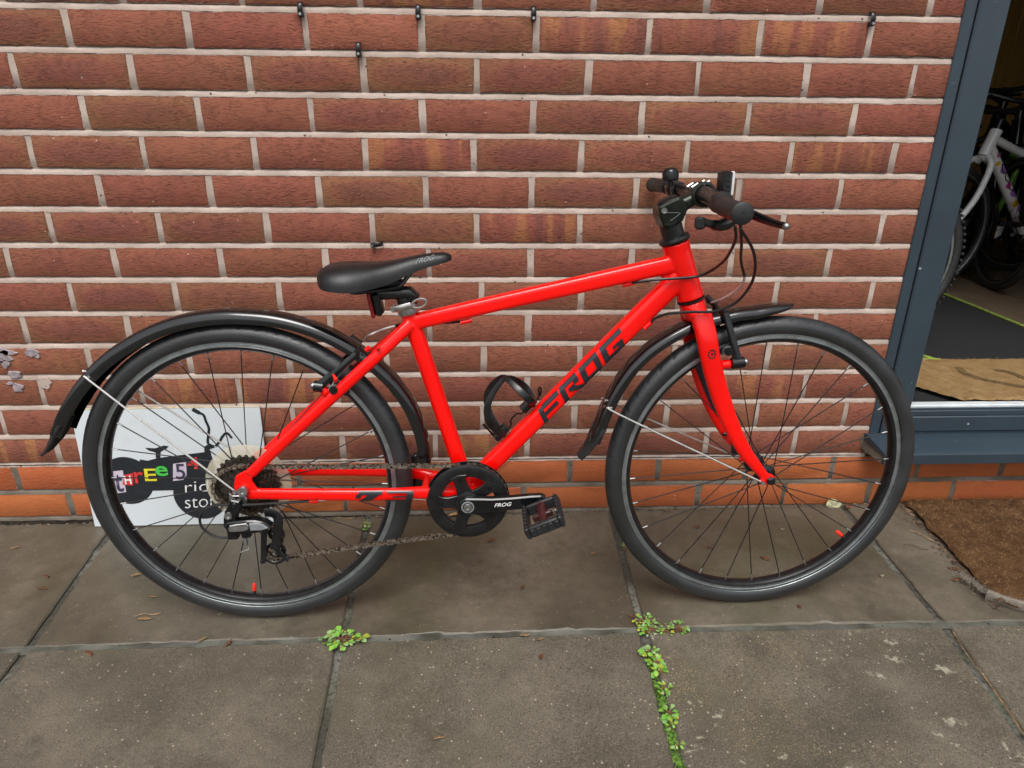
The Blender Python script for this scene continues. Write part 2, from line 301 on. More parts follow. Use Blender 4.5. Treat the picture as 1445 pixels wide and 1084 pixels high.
# ------------------------------------------------------------------ mesh builder
class MB:
    def __init__(s): s.v = []; s.f = []; s.mi = []; s.uv = {}; s.sm = []
    def add(s, vs, fs, mi=0, smooth=True, uvs=None):
        o = len(s.v); s.v += [tuple(p) for p in vs]
        for k, f in enumerate(fs):
            if uvs: s.uv[len(s.f)] = uvs[k]
            s.f.append([i+o for i in f]); s.mi.append(mi); s.sm.append(smooth)
        return s
    def box(s, a, b, mi=0, bev=0.0):
        x0, y0, z0 = (min(a[i], b[i]) for i in range(3)); x1, y1, z1 = (max(a[i], b[i]) for i in range(3))
        if bev <= 0:
            vs = [(x0,y0,z0),(x1,y0,z0),(x1,y1,z0),(x0,y1,z0),(x0,y0,z1),(x1,y0,z1),(x1,y1,z1),(x0,y1,z1)]
            return s.add(vs, [(0,3,2,1),(4,5,6,7),(0,1,5,4),(1,2,6,5),(2,3,7,6),(3,0,4,7)], mi, False)
        pts = [(x0+bev,y0),(x1-bev,y0),(x1,y0+bev),(x1,y1-bev),(x1-bev,y1),(x0+bev,y1),(x0,y1-bev),(x0,y0+bev)]
        cx, cy = (x0+x1)/2, (y0+y1)/2
        def ring(z, ins): return [(cx+(px-cx)*(1-ins/max(1e-6, (x1-x0)/2)), cy+(py-cy)*(1-ins/max(1e-6, (y1-y0)/2)), z) for px, py in pts]
        vs = ring(z0, bev)+ring(z0+bev, 0)+ring(z1-bev, 0)+ring(z1, bev); fs = [tuple(range(7, -1, -1)), tuple(range(24, 32))]
        for r in range(3):
            for i in range(8): j = (i+1) % 8; fs.append((r*8+i, r*8+j, r*8+8+j, r*8+8+i))
        return s.add(vs, fs, mi, False)
    def sweep(s, path, ra, rb=None, side=None, n=12, mi=0, caps=True, closed=False, power=2.0):
        P = [Vector(p) for p in path]; k = len(P)
        ra = ra if isinstance(ra, (list, tuple)) else [ra]*k; rb = ra if rb is None else (rb if isinstance(rb, (list, tuple)) else [rb]*k)
        vs = []; prev = None
        for i in range(k):
            if closed: t = P[(i+1) % k]-P[i-1]
            else: t = P[min(i+1, k-1)]-P[max(i-1, 0)]
            t.normalize()
            if side is not None: b = Vector(side)
            elif prev is not None: b = prev
            else: b = Vector((0, 1, 0)) if abs(t.y) < .9 else Vector((1, 0, 0))
            b = (b-t*b.dot(t)).normalized(); nn = t.cross(b); prev = b
            for j in range(n):
                a = 2*math.pi*j/n; ca, sa = math.cos(a), math.sin(a)
                if power != 2.0:
                    ca = math.copysign(abs(ca)**(2/power), ca); sa = math.copysign(abs(sa)**(2/power), sa)
                vs.append(P[i]+nn*(ra[i]*ca)+b*(rb[i]*sa))
        fs = []
        for i in range(k if closed else k-1):
            i2 = (i+1) % k
            for j in range(n): j2 = (j+1) % n; fs.append((i*n+j, i*n+j2, i2*n+j2, i2*n+j))
        if caps and not closed: fs += [tuple(range(n-1, -1, -1)), tuple(range((k-1)*n, k*n))]
        return s.add(vs, fs, mi)
    def cyl(s, a, b, r, r2=None, n=16, mi=0): return s.sweep([a, b], [r, r if r2 is None else r2], n=n, mi=mi)
    def lathe(s, prof, c, axis, n=32, mi=0, mats=None, closed=False, uv=False):
        ax = Vector(axis).normalized(); e = Vector((0, 0, 1)) if abs(ax.z) < .9 else Vector((1, 0, 0))
        a1 = (e-ax*e.dot(ax)).normalized(); a2 = ax.cross(a1); c = Vector(c); k = len(prof); vs = []
        for i in range(n):
            t = 2*math.pi*i/n; d = a1*math.cos(t)+a2*math.sin(t)
            for r, h in prof: vs.append(c+d*r+ax*h)
        kk = k if closed else k-1
        for q in range(kk):
            q2 = (q+1) % k; fs = []; uvs = []
            for i in range(n):
                i2 = (i+1) % n; fs.append((i*k+q, i2*k+q, i2*k+q2, i*k+q2))
                if uv: uvs.append([(i/n, q/kk), ((i+1)/n, q/kk), ((i+1)/n, (q+1)/kk), (i/n, (q+1)/kk)])
            if q == 0: base = len(s.v); s.add(vs, fs, mats[q] if mats else mi, True, uvs if uv else None)
            else:
                for z, f in enumerate(fs):
                    if uv: s.uv[len(s.f)] = uvs[z]
                    s.f.append([x+base for x in f]); s.mi.append(mats[q] if mats else mi); s.sm.append(True)
        return s
    def plate(s, poly, l0, l1, mi=0, bev=0.0, axis='y'):
        # polygon given in (x,z), extruded along y from l0 to l1; bevelled on the l0 side
        def mk(p, y): return (p[0], y, p[1]) if axis == 'y' else (p[0], p[1], y)
        k = len(poly); A = sum(poly[i][0]*poly[(i+1) % k][1]-poly[(i+1) % k][0]*poly[i][1] for i in range(k))
        if A < 0: poly = poly[::-1]
        cx = sum(p[0] for p in poly)/k; cz = sum(p[1] for p in poly)/k
        if bev:
            ins = []
            for i in range(k):
                p0, p1, p2 = Vector(poly[i-1]), Vector(poly[i]), Vector(poly[(i+1) % k])
                d1 = (p1-p0).normalized(); d2 = (p2-p1).normalized(); nrm = Vector((-d1.y-d2.y, d1.x+d2.x))
                nrm = nrm.normalized()/max(.4, math.sqrt(max(.01, (1+d1.dot(d2))/2))) if nrm.length > 1e-6 else Vector((0, 0))
                ins.append(tuple(p1+nrm*bev))
            sg = 1 if l1 > l0 else -1
            vs = [mk(p, l0) for p in ins]+[mk(p, l0+sg*bev) for p in poly]+[mk(p, l1) for p in poly]; rings = 3
        else: vs = [mk(p, l0) for p in poly]+[mk(p, l1) for p in poly]; rings = 2
        fs = [tuple(range(k)), tuple(range((rings-1)*k, rings*k))[::-1]]
        for r in range(rings-1):
            for i in range(k): j = (i+1) % k; fs.append((r*k+j, r*k+i, (r+1)*k+i, (r+1)*k+j))
        if (l1 < l0) != (axis != 'y'): fs = [f[::-1] for f in fs]
        return s.add(vs, fs, mi, False)
    def ball(s, c, r, n=12, mi=0, sx=1, sy=1, sz=1):
        vs = []; k = n//2+1
        for i in range(k):
            a = math.pi*i/(k-1)
            for j in range(n): b = 2*math.pi*j/n; vs.append((c[0]+r*sx*math.sin(a)*math.cos(b), c[1]+r*sy*math.sin(a)*math.sin(b), c[2]+r*sz*math.cos(a)))
        fs = [(i*n+j, (i+1)*n+j, (i+1)*n+(j+1) % n, i*n+(j+1) % n) for i in range(k-1) for j in range(n)]
        return s.add(vs, fs, mi)
    def mesh(s, name, mats, sharp=35, flat=False):
        me = bpy.data.meshes.new(name); me.from_pydata(s.v, [], s.f)
        for mm in (mats if isinstance(mats, (list, tuple)) else [mats]): me.materials.append(M[mm])
        me.polygons.foreach_set('material_index', s.mi)
        me.polygons.foreach_set('use_smooth', [(not flat) for _ in s.f])
        if s.uv:
            ul = me.uv_layers.new(name='UVMap')
            for fi, us in s.uv.items():
                ls = me.polygons[fi].loop_start
                for z, q in enumerate(us): ul.data[ls+z].uv = q
        me.validate(); me.update()
        if not flat: me.set_sharp_from_angle(angle=R(sharp))
        return me
    def build(s, name, mats, parent=None, sharp=35, flat=False):
        return link(name, s.mesh(name, mats, sharp, flat), parent)
def link(name, data, parent=None):
    o = bpy.data.objects.new(name, data); COL.objects.link(o)
    if parent is not None: o.parent = parent
    return o
def empty(name, loc=(0, 0, 0), parent=None):
    o = link(name, None, parent); o.location = loc; o.empty_display_size = .05; return o
def tag(o, label, cat, group=None):
    o['label'] = label; o['category'] = cat
    if group: o['group'] = group
    return o
def cr(pts, k=6):
    P = [Vector(p) for p in pts]; P = [P[0]*2-P[1]]+P+[P[-1]*2-P[-2]]; out = []
    for i in range(1, len(P)-2):
        for j in range(k):
            t = j/k; a, b, c, d = P[i-1:i+3]
            out.append(.5*((2*b)+(c-a)*t+(2*a-5*b+4*c-d)*t*t+(3*b-a-3*c+d)*t**3))
    return out+[P[-2]]
def lerp(tab, x):
    if x <= tab[0][0]: return tab[0][1]
    for (a, b), (c, d) in zip(tab, tab[1:]):
        if x <= c: return b+(d-b)*(x-a)/(c-a)
    return tab[-1][1]
def gz(x): return -.007+.010*x
def text_mesh(txt, size, mat, shear=0.0, extrude=.0, offset=0.0, name='lettering'):
    cu = bpy.data.curves.new('t', 'FONT'); cu.body = txt; cu.size = size; cu.shear = shear; cu.extrude = extrude; cu.offset = offset; cu.align_x = 'LEFT'; cu.resolution_u = 4
    o = bpy.data.objects.new('t', cu); me = bpy.data.meshes.new_from_object(o); bpy.data.objects.remove(o); bpy.data.curves.remove(cu)
    me.name = name; me.materials.clear(); me.materials.append(M[mat]); return me
def fit_text(me, x0, x1, z0, z1, fn):
    # stretch a flat text mesh into the box and map (x,z)->3D
    xs = [v.co.x for v in me.vertices]; ys = [v.co.y for v in me.vertices]; a, b, c, d = min(xs), max(xs), min(ys), max(ys)
    for v in me.vertices: v.co = fn(x0+(v.co.x-a)/(b-a)*(x1-x0), z0+(v.co.y-c)/(d-c)*(z1-z0), v.co.z)
    me.update(); return me

# ------------------------------------------------------------------ ground and paving
gm = MB()
gm.add([(-60, -60, gz(-60)-.007), (60, -60, gz(60)-.007), (60, 40, gz(60)-.007), (-60, 40, gz(-60)-.007)], [(0, 1, 2, 3)], 0, False)
g = gm.build('ground', 'joint'); g['kind'] = 'structure'
pav = empty('pavement'); pav['kind'] = 'structure'
JX = {.0: [-1.96, -1.34, -.73, -.128, .500, 1.118, 1.726, 2.335, 2.94, 3.55], -.437: [-1.86, -1.26, -.67, -.070, .519, 1.103, 1.699, 2.30, 2.90, 3.50],
      -1.04: [-1.80, -1.2, -.60, -.005, .553, 1.078, 1.600, 2.2, 2.8, 3.4], -1.64: [-1.75, -1.15, -.55, .04, .60, 1.08, 1.56, 2.16, 2.76, 3.36], -2.24: [-1.75, -1.15, -.55, .04, .62, 1.08, 1.54, 2.14, 2.74, 3.34]}
JY = [.0, -.437, -1.04, -1.64, -2.24]
def rowy(y, x): return y+(-.012*max(0, x-1.1)/.7 if y < 0 else -.006)
def slab(c, hw, seed, drop):
    # c: corners a(back-left) b(back-right) c(front-right) d(front-left)
    r = random.Random(seed); P = [Vector(p) for p in c]; cen = sum(P, Vector((0, 0)))/4; per = []
    ins = []
    for i in range(4):
        p0, p1, p2 = P[i-1], P[i], P[(i+1) % 4]; d1 = (p1-p0).normalized(); d2 = (p2-p1).normalized()
        n1 = Vector((d1.y, -d1.x)); n2 = Vector((d2.y, -d2.x)); h1 = hw[i-1]; h2 = hw[i]
        ins.append(p1+n1*h1+n2*h2)
    for i in range(4):
        a, b = ins[i], ins[(i+1) % 4]; n = max(4, int((b-a).length/.017)); d = (b-a).normalized(); nn = Vector((d.y, -d.x)); off = 0; sd_ = r.random()*99
        for k in range(n):
            t = k/n; chip = max(0, mnoise.noise(Vector((sd_+t*11, seed, 0)))-.25)*.012
            per.append(a.lerp(b, t)+nn*(chip+r.uniform(-.0008, .0008)+.0015*mnoise.noise(Vector((sd_+t*26, seed*3.1, 4)))))
    per = per[::-1]
    def tz(p): return gz(p.x)-drop+.0015*mnoise.noise(Vector((p.x*3, p.y*3, seed)))
    b = MB(); k = len(per); top = []; bv = []; lo = []
    for i, p in enumerate(per):
        q = p+(cen-p).normalized()*r.uniform(.002, .005); top.append((q.x, q.y, tz(q))); bv.append((p.x, p.y, tz(p)-.0028)); lo.append((p.x, p.y, tz(p)-.04))
    # inner ring so the top is not one long-edged polygon
    inn = [tuple(Vector(t_).lerp(Vector((cen.x, cen.y, tz(cen))), .25)) for t_ in top]
    fs = [tuple(range(3*k, 4*k))]
    for i in range(k):
        j = (i+1) % k
        fs += [(i, j, 3*k+j, 3*k+i), (k+i, k+j, j, i), (2*k+i, 2*k+j, k+j, k+i)]
    b.add(top+bv+lo+inn, fs)
    return b
for yj in (-.437, -1.04):
    q = MB(); vs = []; n = 300
    for i in range(n+1):
        x = -1.9+5.4*i/n; y = rowy(yj, x)
        for k, dy in enumerate((-.012, -.004, .004, .012)): vs.append((x, y+dy, gz(x)-.0036+.0022*mnoise.noise(Vector((x*22, dy*160, yj)))+.001*mnoise.noise(Vector((x*120, dy*300, 2)))))
    q.add(vs, [(4*i+k, 4*i+4+k, 4*i+5+k, 4*i+1+k) for i in range(n) for k in range(3)]); q.build('joint_mortar', 'joint_pale', pav, sharp=180)
sid = 0
for ri in range(4):
    y0, y1 = JY[ri], JY[ri+1]; X0, X1 = JX[y0], JX[y1]
    for ci in range(len(X0)-1):
        a = (X0[ci], rowy(y0, X0[ci])); b = (X0[ci+1], rowy(y0, X0[ci+1])); c = (X1[ci+1], rowy(y1, X1[ci+1])); d = (X1[ci], rowy(y1, X1[ci]))
        wide = lambda j: .0085 if (j == 5 and ri >= 1) else (.0068 if j != 6 else .0075)
        hw = [.0 if ri == 0 else .0062, wide(ci+1), .0062, wide(ci)]
        sid += 1; drop = [0, .0012, .0005, .002, 0][(ci*7+ri*3) % 5]
        s_ = slab((a, b, c, d), hw, sid, drop).build('paving_slab', 'slab', pav, sharp=25)
        s_.color = (.80 if ri == 0 else (.30 if ri == 1 and ci == 3 else .04), 1.0 if (ri >= 1 and ci in (5, 6)) else .06, .9 if (ri >= 1 and ci == 5) else .02, 1)

# ------------------------------------------------------------------ brick wall
wall = empty('brick_wall', (0, 0, 0))
tag(wall, 'red brown brick wall with pale mortar joints and two orange brick courses at its foot', 'wall')
BH, XR = .0313, 1.762
def brick_geo(b, x0, x1, zc, rng, y=0.0, mi=0, attr=None):
    w = (x1-x0)/2; cx = (x0+x1)/2; n = max(2, int(round(w*2/.027))); out = []
    J = .0013
    for i in range(n): out.append((-w+2*w*i/n, -BH))
    out += [(w, -BH), (w, 0.0)]
    for i in range(n): out.append((w-2*w*i/n, BH))
    out += [(-w, BH), (-w, 0.0)]
    out = [(p[0]+rng.uniform(-J, J), p[1]+rng.uniform(-J, J)) for p in out]; k = len(out)
    fr = [(p[0]*(1-.0024/w), p[1]*(1-.0024/BH)) for p in out]
    yy = [y+rng.uniform(-.0005, .0005) for _ in out]
    vs = [(cx+p[0], yy[i], zc+p[1]) for i, p in enumerate(fr)]+[(cx+p[0], y+.0017, zc+p[1]) for p in out]+[(cx+p[0], y+.014, zc+p[1]) for p in out]
    loc = fr+out+out; fs = [tuple(range(k))]
    for r in range(2):
        for i in range(k): j = (i+1) % k; fs.append((r*k+j, r*k+i, (r+1)*k+i, (r+1)*k+j))
    b.add(vs, fs, mi, True, [[loc[i] for i in f] for f in fs])
rb = random.Random(11)
variants = []
for i in range(10):
    b = MB(); brick_geo(b, -.1063, .1063, 0, rb); variants.append(b.mesh('brick', 'brick', 40))
pvariants = []
for i in range(5):
    b = MB(); brick_geo(b, -.1066, .1066, 0, rb); pvariants.append(b.mesh('plinth_brick', 'brick_plinth', 40))
OX = {1: .002, 2: .0044, 3: -.0019, 4: .0009, 5: -.0093, 6: -.0001, 7: -.0051, 8: .0009, 9: .0044, 10: -.0017, 11: .0078, 12: -.0022, 13: .0027, 14: -.0008, 15: -.0035, 16: -.006, 0: .003, -1: -.002}
TYPES = {1: 'ppppbpopgp', 2: 'opqrobbbp', 3: 'popooopppp', 4: 'popopooop', 5: 'ooppboopbp', 6: 'pppopOopp', 7: 'ooopobpppp', 8: 'ppppoppopp', 9: 'pooppopppp', 10: 'oppoppopp', 11: 'dopoppopop', 12: 'pbbppopbp', 13: 'pppopOpopp', 14: 'ppoobpopp'}
def zrow(r): return 1.09-(r-2)*.075
for r in range(-1, 17):
    half = .5 if r % 2 else 0.0
    i = -5
    while True:
        xl = (i-half)*.225+OX[r]; xr_ = xl+.225; i += 1
        if xl > (3.4 if r >= 15 else XR-.02): break
        x0, x1 = xl+.005+rb.uniform(-.0022, .0022), xr_-.005+rb.uniform(-.0022, .0022)
        lim = 1e9 if r >= 15 else XR
        idx = i-1+1; idx = idx if not r % 2 else idx
        ts = TYPES.get(r, ''); t = ts[idx] if 0 <= idx < len(ts) else rb.choice('ppppopob')
        if x1 > lim-.012:
            b = MB(); brick_geo(b, x0-(x0+lim)/2, lim-(x0+lim)/2, 0, rb); me = b.mesh('brick', 'brick', 40); x1 = lim
        elif r >= 15: me = rb.choice(pvariants)
        else: me = rb.choice(variants)
        o = link('brick', me, wall); o.location = ((x0+x1)/2, rb.uniform(-.0008, .0006), zrow(r)+rb.uniform(-.0007, .0007)); o.rotation_euler.y = rb.uniform(-.004, .004)
        br = rb.uniform(.44, .58)
        o.color = {'p': (rb.uniform(0, .35), rb.uniform(0, .08), br, 1), 'o': (rb.uniform(.65, .95), .05, br, 1), 'O': (1, 0, br, 1), 'b': (.2, rb.uniform(.75, .95), br, 1), 'q': (.1, .0, .60, 1), 'r': (0, 0, .74, 1), 'g': (.5, .1, .36, 1), 'd': (.0, .2, .60, 1)}[t] if r < 15 else (rb.uniform(0, .25), rb.uniform(0, .1), rb.uniform(.44, .56), 1)
# mortar: weather-struck bed joints (set back under the upper brick, flush on the lower one)
def mortar_mesh(rows, xa, xb, step, name, mat):
    b = MB(); nx = int((xb-xa)/step)
    prof = [(-.0126, .0006), (-.0075, .0008), (-.0030, .0024), (-.0004, .0065), (.003, .0018), (.030, .0018), (.0624, .0016)]
    for r in rows:
        zb = zrow(r)-BH; vs = []; k = len(prof)
        for i in range(nx+1):
            x = xa+(xb-xa)*i/nx
            for dz, y in prof:
                nz = mnoise.noise(Vector((x*60, dz*90+r*7.7, 1.3)))
                vs.append((x, y+.0011*nz+.0004*mnoise.noise(Vector((x*300, dz*400, r))), zb+dz+.0012*mnoise.noise(Vector((x*45, r*3.3, dz*50)))))
        fs = [(i*k+j, (i+1)*k+j, (i+1)*k+j+1, i*k+j+1) for i in range(nx) for j in range(k-1)]
        b.add(vs, fs)
    return b.build(name, mat, wall, sharp=180)
mortar_mesh(range(-1, 15), -1.35, XR, .007, 'mortar', 'mortar')
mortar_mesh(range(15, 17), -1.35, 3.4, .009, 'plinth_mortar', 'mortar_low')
b = MB(); b.add([(-1.35, .004, -.04), (3.4, .004, -.04), (3.4, .004, .0), (-1.35, .004, .0)], [(0, 1, 2, 3)]); b.build('footing', 'soil', wall)
b = MB(); b.sweep([(x_*.05-1.3, .0015, .1515+.0010*mnoise.noise(Vector((x_*.7, 0, 0)))) for x_ in range(62)], .0011, .0016, n=6); b.build('damp_course', 'door_seal', wall)
# the same wall carried on beyond the photograph's edges
b = MB()
for r in range(-22, 17):
    half = .5 if r % 2 else 0
    for i in range(-16, 8):
        xl = (i-half)*.225
        if r >= -1 and i >= -5: continue
        if xl+.22 > XR: continue
        brick_geo(b, xl+.005, xl+.22, zrow(r), rb)
for r in range(-22, 17):
    for i in range(13, 27):
        xl = (i-(.5 if r % 2 else 0))*.225
        if (r >= 15 and xl < 3.45) or (r < 15 and xl < 2.93): continue
        brick_geo(b, xl+.005, xl+.22, zrow(r), rb)
me = b.mesh('far_bricks', 'brick', 40)
at = me.attributes.new('rnd', 'FLOAT', 'FACE'); fpb = None
cnt = 0; vals = []; last = None; rv = 0
for p in me.polygons:
    if len(p.vertices) > 4: rv = rb.random()*5
    vals.append(rv)
at.data.foreach_set('value', vals)
o = link('far_bricks', me, wall); o['kind'] = 'stuff'; o.color = (.35, .15, .5, 1)
b = MB(); b.add([(-3.7, .004, -.05), (-1.36, .004, -.05), (-1.36, .004, 1.34), (-3.7, .004, 1.34)], [(0, 1, 2, 3)])
b.add([(-3.7, .004, 1.35), (XR, .004, 1.35), (XR, .004, 2.9), (-3.7, .004, 2.9)], [(0, 1, 2, 3)]); b.add([(2.931, .004, .16), (6.1, .004, .16), (6.1, .004, 2.9), (2.931, .004, 2.9)], [(0, 1, 2, 3)]); b.add([(3.41, .004, -.05), (6.1, .004, -.05), (6.1, .004, .158), (3.41, .004, .158)], [(0, 1, 2, 3)]); b.build('far_mortar', 'mortar', wall)
b = MB(); b.box((-3.7, .016, -.05), (1.75, .24, 2.9)); b.box((1.75, .016, -.05), (6.1, .2, .2035)); b.box((1.75, .016, 2.3), (6.1, .24, 2.9)); b.box((2.93, .016, .2), (6.1, .24, 2.3)); b.build('inner_leaf', 'plaster', wall)
# spalled patch with old paint
for (x, z, sx, sz, sd_) in [(-.292, .432, .022, .020, 1), (-.276, .437, .017, .007, 2), (-.290, .412, .010, .012, 3), (-.224, .437, .013, .011, 4), (-.214, .428, .006, .006, 41), (-.276, .385, .014, .010, 5), (-.277, .352, .014, .010, 6), (-.291, .363, .007, .004, 61), (-.214, .364, .016, .014, 7)]:
    rr = random.Random(sd_); n = 14; out = []
    for i in range(n):
        a = 2*math.pi*i/n; k = 1+.55*mnoise.noise(Vector((math.cos(a)*1.6+sd_*5, math.sin(a)*1.6, sd_))); out.append((x+sx*k*math.cos(a), z+sz*k*math.sin(a)))
    b = MB(); b.plate(out, -.0032, .003, bev=.0012); b.build('paint_flake', 'mortar' if sd_ == 7 else 'flake', wall)
# cable clips
for k, (x, z, yw) in enumerate([(.456, 1.125, 0), (.680, 1.124, 0), (.903, 1.124, 0), (.561, 1.058, 0), (1.577, 1.124, 0), (.566, .675, 1)]):
    c = empty('cable_clip', (x, -.001, z))
    nm = ['on the top joint, leftmost of all clips', 'on the top joint, second from the left', 'on the top joint, third from the left', 'one mortar joint lower than its neighbours', 'on the top joint near the grey door frame', 'on the wall just above the saddle'][k]
    tag(c, 'small black cable clip '+nm, 'clip', 'cable clips nailed to the brick wall')
    b = MB(); b.sweep(cr([(-.004, -.001, -.008), (-.0045, -.007, -.006), (-.0045, -.009, .002), (-.0045, -.006, .009), (-.0045, .000, .010)], 3), .0013, .004, side=(1, 0, 0), n=8)
    b.box((-.0085, -.010, -.010), (-.0005, 0, -.003), bev=.001); b.build('hook', 'black_satin', c)
    b = MB(); b.cyl((-.0045, -.0115, -.0065), (-.0045, .002, -.0065), .002, n=8); b.build('nail', 'alu', c)
    c.scale = (1.25, 1.25, 1.25)
    if yw: c.rotation_euler = (0, R(80), 0)

# ------------------------------------------------------------------ door and shop
df = empty('door_frame', (1.80, 0, .2))
tag(df, 'slate grey metal door frame at the right end of the brick wall', 'door frame')
def lb(par, name, mat, boxes, bev=.0015):
    b = MB(); ox = par.location
    for a, c in boxes: b.box(Vector(a)-ox, Vector(c)-ox, bev=bev)
    return b.build(name, mat, par, sharp=30)
lb(df, 'jamb', 'door_paint', [((1.783, -.010, .205), (1.846, .06, 2.3))], .003)
lb(df, 'jamb_rebate', 'door_paint', [((1.758, -.004, .205), (1.7825, .05, 2.3))], .002)
lb(df, 'seal', 'door_seal', [((1.7825, -.0055, .206), (1.7855, .0, 2.299)), ((1.8462, .012, .29), (1.852, .05, 2.29))], 0)
lb(df, 'jamb', 'door_paint', [((2.86, -.010, .205), (2.93, .06, 2.3))], .003)
lb(df, 'head_rail', 'door_paint', [((1.8465, -.009, 2.23), (2.8595, .058, 2.299))], .003)
lb(df, 'bottom_rail', 'door_paint', [((1.8468, -.014, .222), (2.8595, .03, .262)), ((1.8468, -.0085, .206), (2.8595, .028, .2215))], .002)
lb(df, 'threshold', 'door_paint', [((1.8468, -.010, .2625), (2.8595, -.002, .276)), ((1.8468, .001, .2625), (2.8595, .006, .279)), ((1.8468, -.0015, .2625), (2.8595, .0005, .268))], .001)
lb(df, 'threshold_strip', 'threshold', [((1.8468, .0065, .262), (2.8595, .030, .2845))], .002)
ds = empty('door_sill', (1.75, 0, .16)); tag(ds, 'projecting slate grey metal sill below the doorway, its left end chipped', 'sill')
b = MB()
prof = [(.03, .214), (-.010, .213), (-.076, .193), (-.080, .190), (-.080, .166), (-.077, .164), (-.072, .166), (-.072, .184), (-.010, .200), (.03, .200)]
k = len(prof); xs = [-.002, 1.19]
vs = [(x-(.0 if i else .0)+(0.012*(-y/.08) if i == 0 else 0), y, z-.16) for i, x in enumerate(xs) for y, z in prof]
b.add(vs, [(i, i+k, (i+1) % k+k, (i+1) % k) for i in range(k)]+[tuple(range(k)), tuple(range(2*k-1, k-1, -1))]); b.build('sill_profile', 'door_paint', ds, sharp=25)
b = MB(); b.add([(.006, .0, .052), (.0105, -.073, .030), (.0105, -.073, .004), (-.004, -.002, .012), (-.012, .0, .05)], [(0, 1, 2, 3), (0, 3, 4)]); b.build('end_cap', 'mortar_low', ds)
def struct(name, mat, a, c):
    b = MB(); b.box(a, c); o = b.build(name, mat); o['kind'] = 'structure'; return o
struct('shop_floor', 'planks', (1.0, .0305, .20), (6.0, 4.2, .270))
struct('shop_ceiling', 'ceiling', (1.0, .02, 2.7), (6.0, 4.2, 2.8))
sb = empty('shop_back_wall'); sb['kind'] = 'structure'
for i in range(14):
    b = MB(); b.box((.9+i*.36, 3.0, .2701), (.9+i*.36+.355, 3.05, 2.7), bev=.006); b.build('timber_board', 'timber', sb)
struct('shop_side_wall', 'plaster', (.9, .241, .2), (1.0, 4.2, 2.8)); struct('shop_right_wall', 'plaster', (6.0, .02, .2), (6.1, 4.2, 2.8))

# mats inside the doorway
def noisy_sheet(b, x0, x1, y0, y1, z, step, amp, mi=0, edge=.004, poly=None):
    nx, ny = int((x1-x0)/step), int((y1-y0)/step); vs = []
    for j in range(ny+1):
        for i in range(nx+1):
            x = x0+(x1-x0)*i/nx; y = y0+(y1-y0)*j/ny
            if poly: x, y = poly(i/nx, j/ny)
            e = (i in (0, nx)) or (j in (0, ny))
            x += edge*mnoise.noise(Vector((x*30, y*30, 2))) if e else 0; y += edge*mnoise.noise(Vector((x*30, y*30, 9))) if e else 0
            vs.append((x, y, z-(.9*amp+.003 if e else 0)+amp*(mnoise.noise(Vector((x*90, y*90, 0)))+.6*mnoise.noise(Vector((x*230, y*230, 3))))))
    b.add(vs, [(j*(nx+1)+i, j*(nx+1)+i+1, (j+1)*(nx+1)+i+1, (j+1)*(nx+1)+i) for j in range(ny) for i in range(nx)], mi)
bm_ = empty('entrance_mat', (2.3, .7, .27)); tag(bm_, 'black carpet mat with lime green bound edge inside the doorway', 'mat')
b = MB(); noisy_sheet(b, -.42, .5, -.66, .75, .007, .03, .0012, poly=lambda u, v: (-.42+u*(.78+.16*v), -.66+v*1.5)); b.build('pile', 'mat_black', bm_)
b = MB(); b.sweep([(.362+.16*t, -.66+1.5*t, .008) for t in (0, .25, .5, .75, 1)], .004, .007, side=(1, 0, 0), n=8); b.build('binding', 'lime', bm_)
lm = empty('rubber_mat', (2.10, .36, .278)); tag(lm, 'grey mat corner with lime green edge by the door jamb', 'mat')
b = MB(); b.plate([(-.30, -.0), (.045, -.01), (.0, .085), (-.06, .17), (-.30, .3)], 0.001, .007, axis='z'); b.build('pad', 'mortar_low', lm)
b = MB(); b.sweep(cr([(-.30, -.002, .008), (.03, -.01, .008), (.046, -.002, .008), (.0, .085, .008), (-.06, .17, .008), (-.30, .3, .008)], 5), .004, .006, n=8); b.build('binding', 'lime', lm)
cm = empty('coir_mat', (2.35, .18, .28)); tag(cm, 'tan coir mat with worn dark lettering just inside the threshold', 'mat')
def cpoly(u, v):
    x = -.42+.9*u; y = -.155+.31*v
    if u < .12: x += .09*max(0, (.5-v))*2*(1-u/.12)-.02*(1-u/.12)
    return x, y
b = MB(); noisy_sheet(b, -.42, .48, -.155, .155, .014, .006, .0022, edge=.007, poly=cpoly); b.build('pile', 'coir_tan', cm)
def stroke(b, pts, w, z): b.sweep(cr(pts, 5), .0012, w, side=None, n=6)
b = MB()
for pts in [[(-.20, .075), (-.215, .03), (-.20, -.02), (-.16, -.06), (-.115, -.085), (-.08, -.075)], [(-.115, .045), (-.085, .035), (-.08, -.01), (-.075, -.05), (-.08, -.075), (-.04, -.085), (.0, -.07)], [(.02, .065), (.08, .072), (.14, .06)], [(.03, -.04), (.09, -.055), (.16, -.05)]]:
    P = cr([(x, y, .0152) for x, y in pts], 5); b.sweep(P, .0022, .011, side=None, n=6) if False else None
    vs = []; fs = []
    for i, p in enumerate(P):
        t = (P[min(i+1, len(P)-1)]-P[max(0, i-1)]).normalized(); nn = Vector((-t.y, t.x, 0))*(.011+.003*mnoise.noise(Vector((i*.6, 1, 1))))
        vs += [p+nn, p-nn]
    b.add(vs, [(2*i, 2*i+1, 2*i+3, 2*i+2) for i in range(len(P)-1)])
b.build('lettering', 'mat_print', cm)
fv = []; ff = []; fr_ = []; rf = random.Random(8); b = MB()
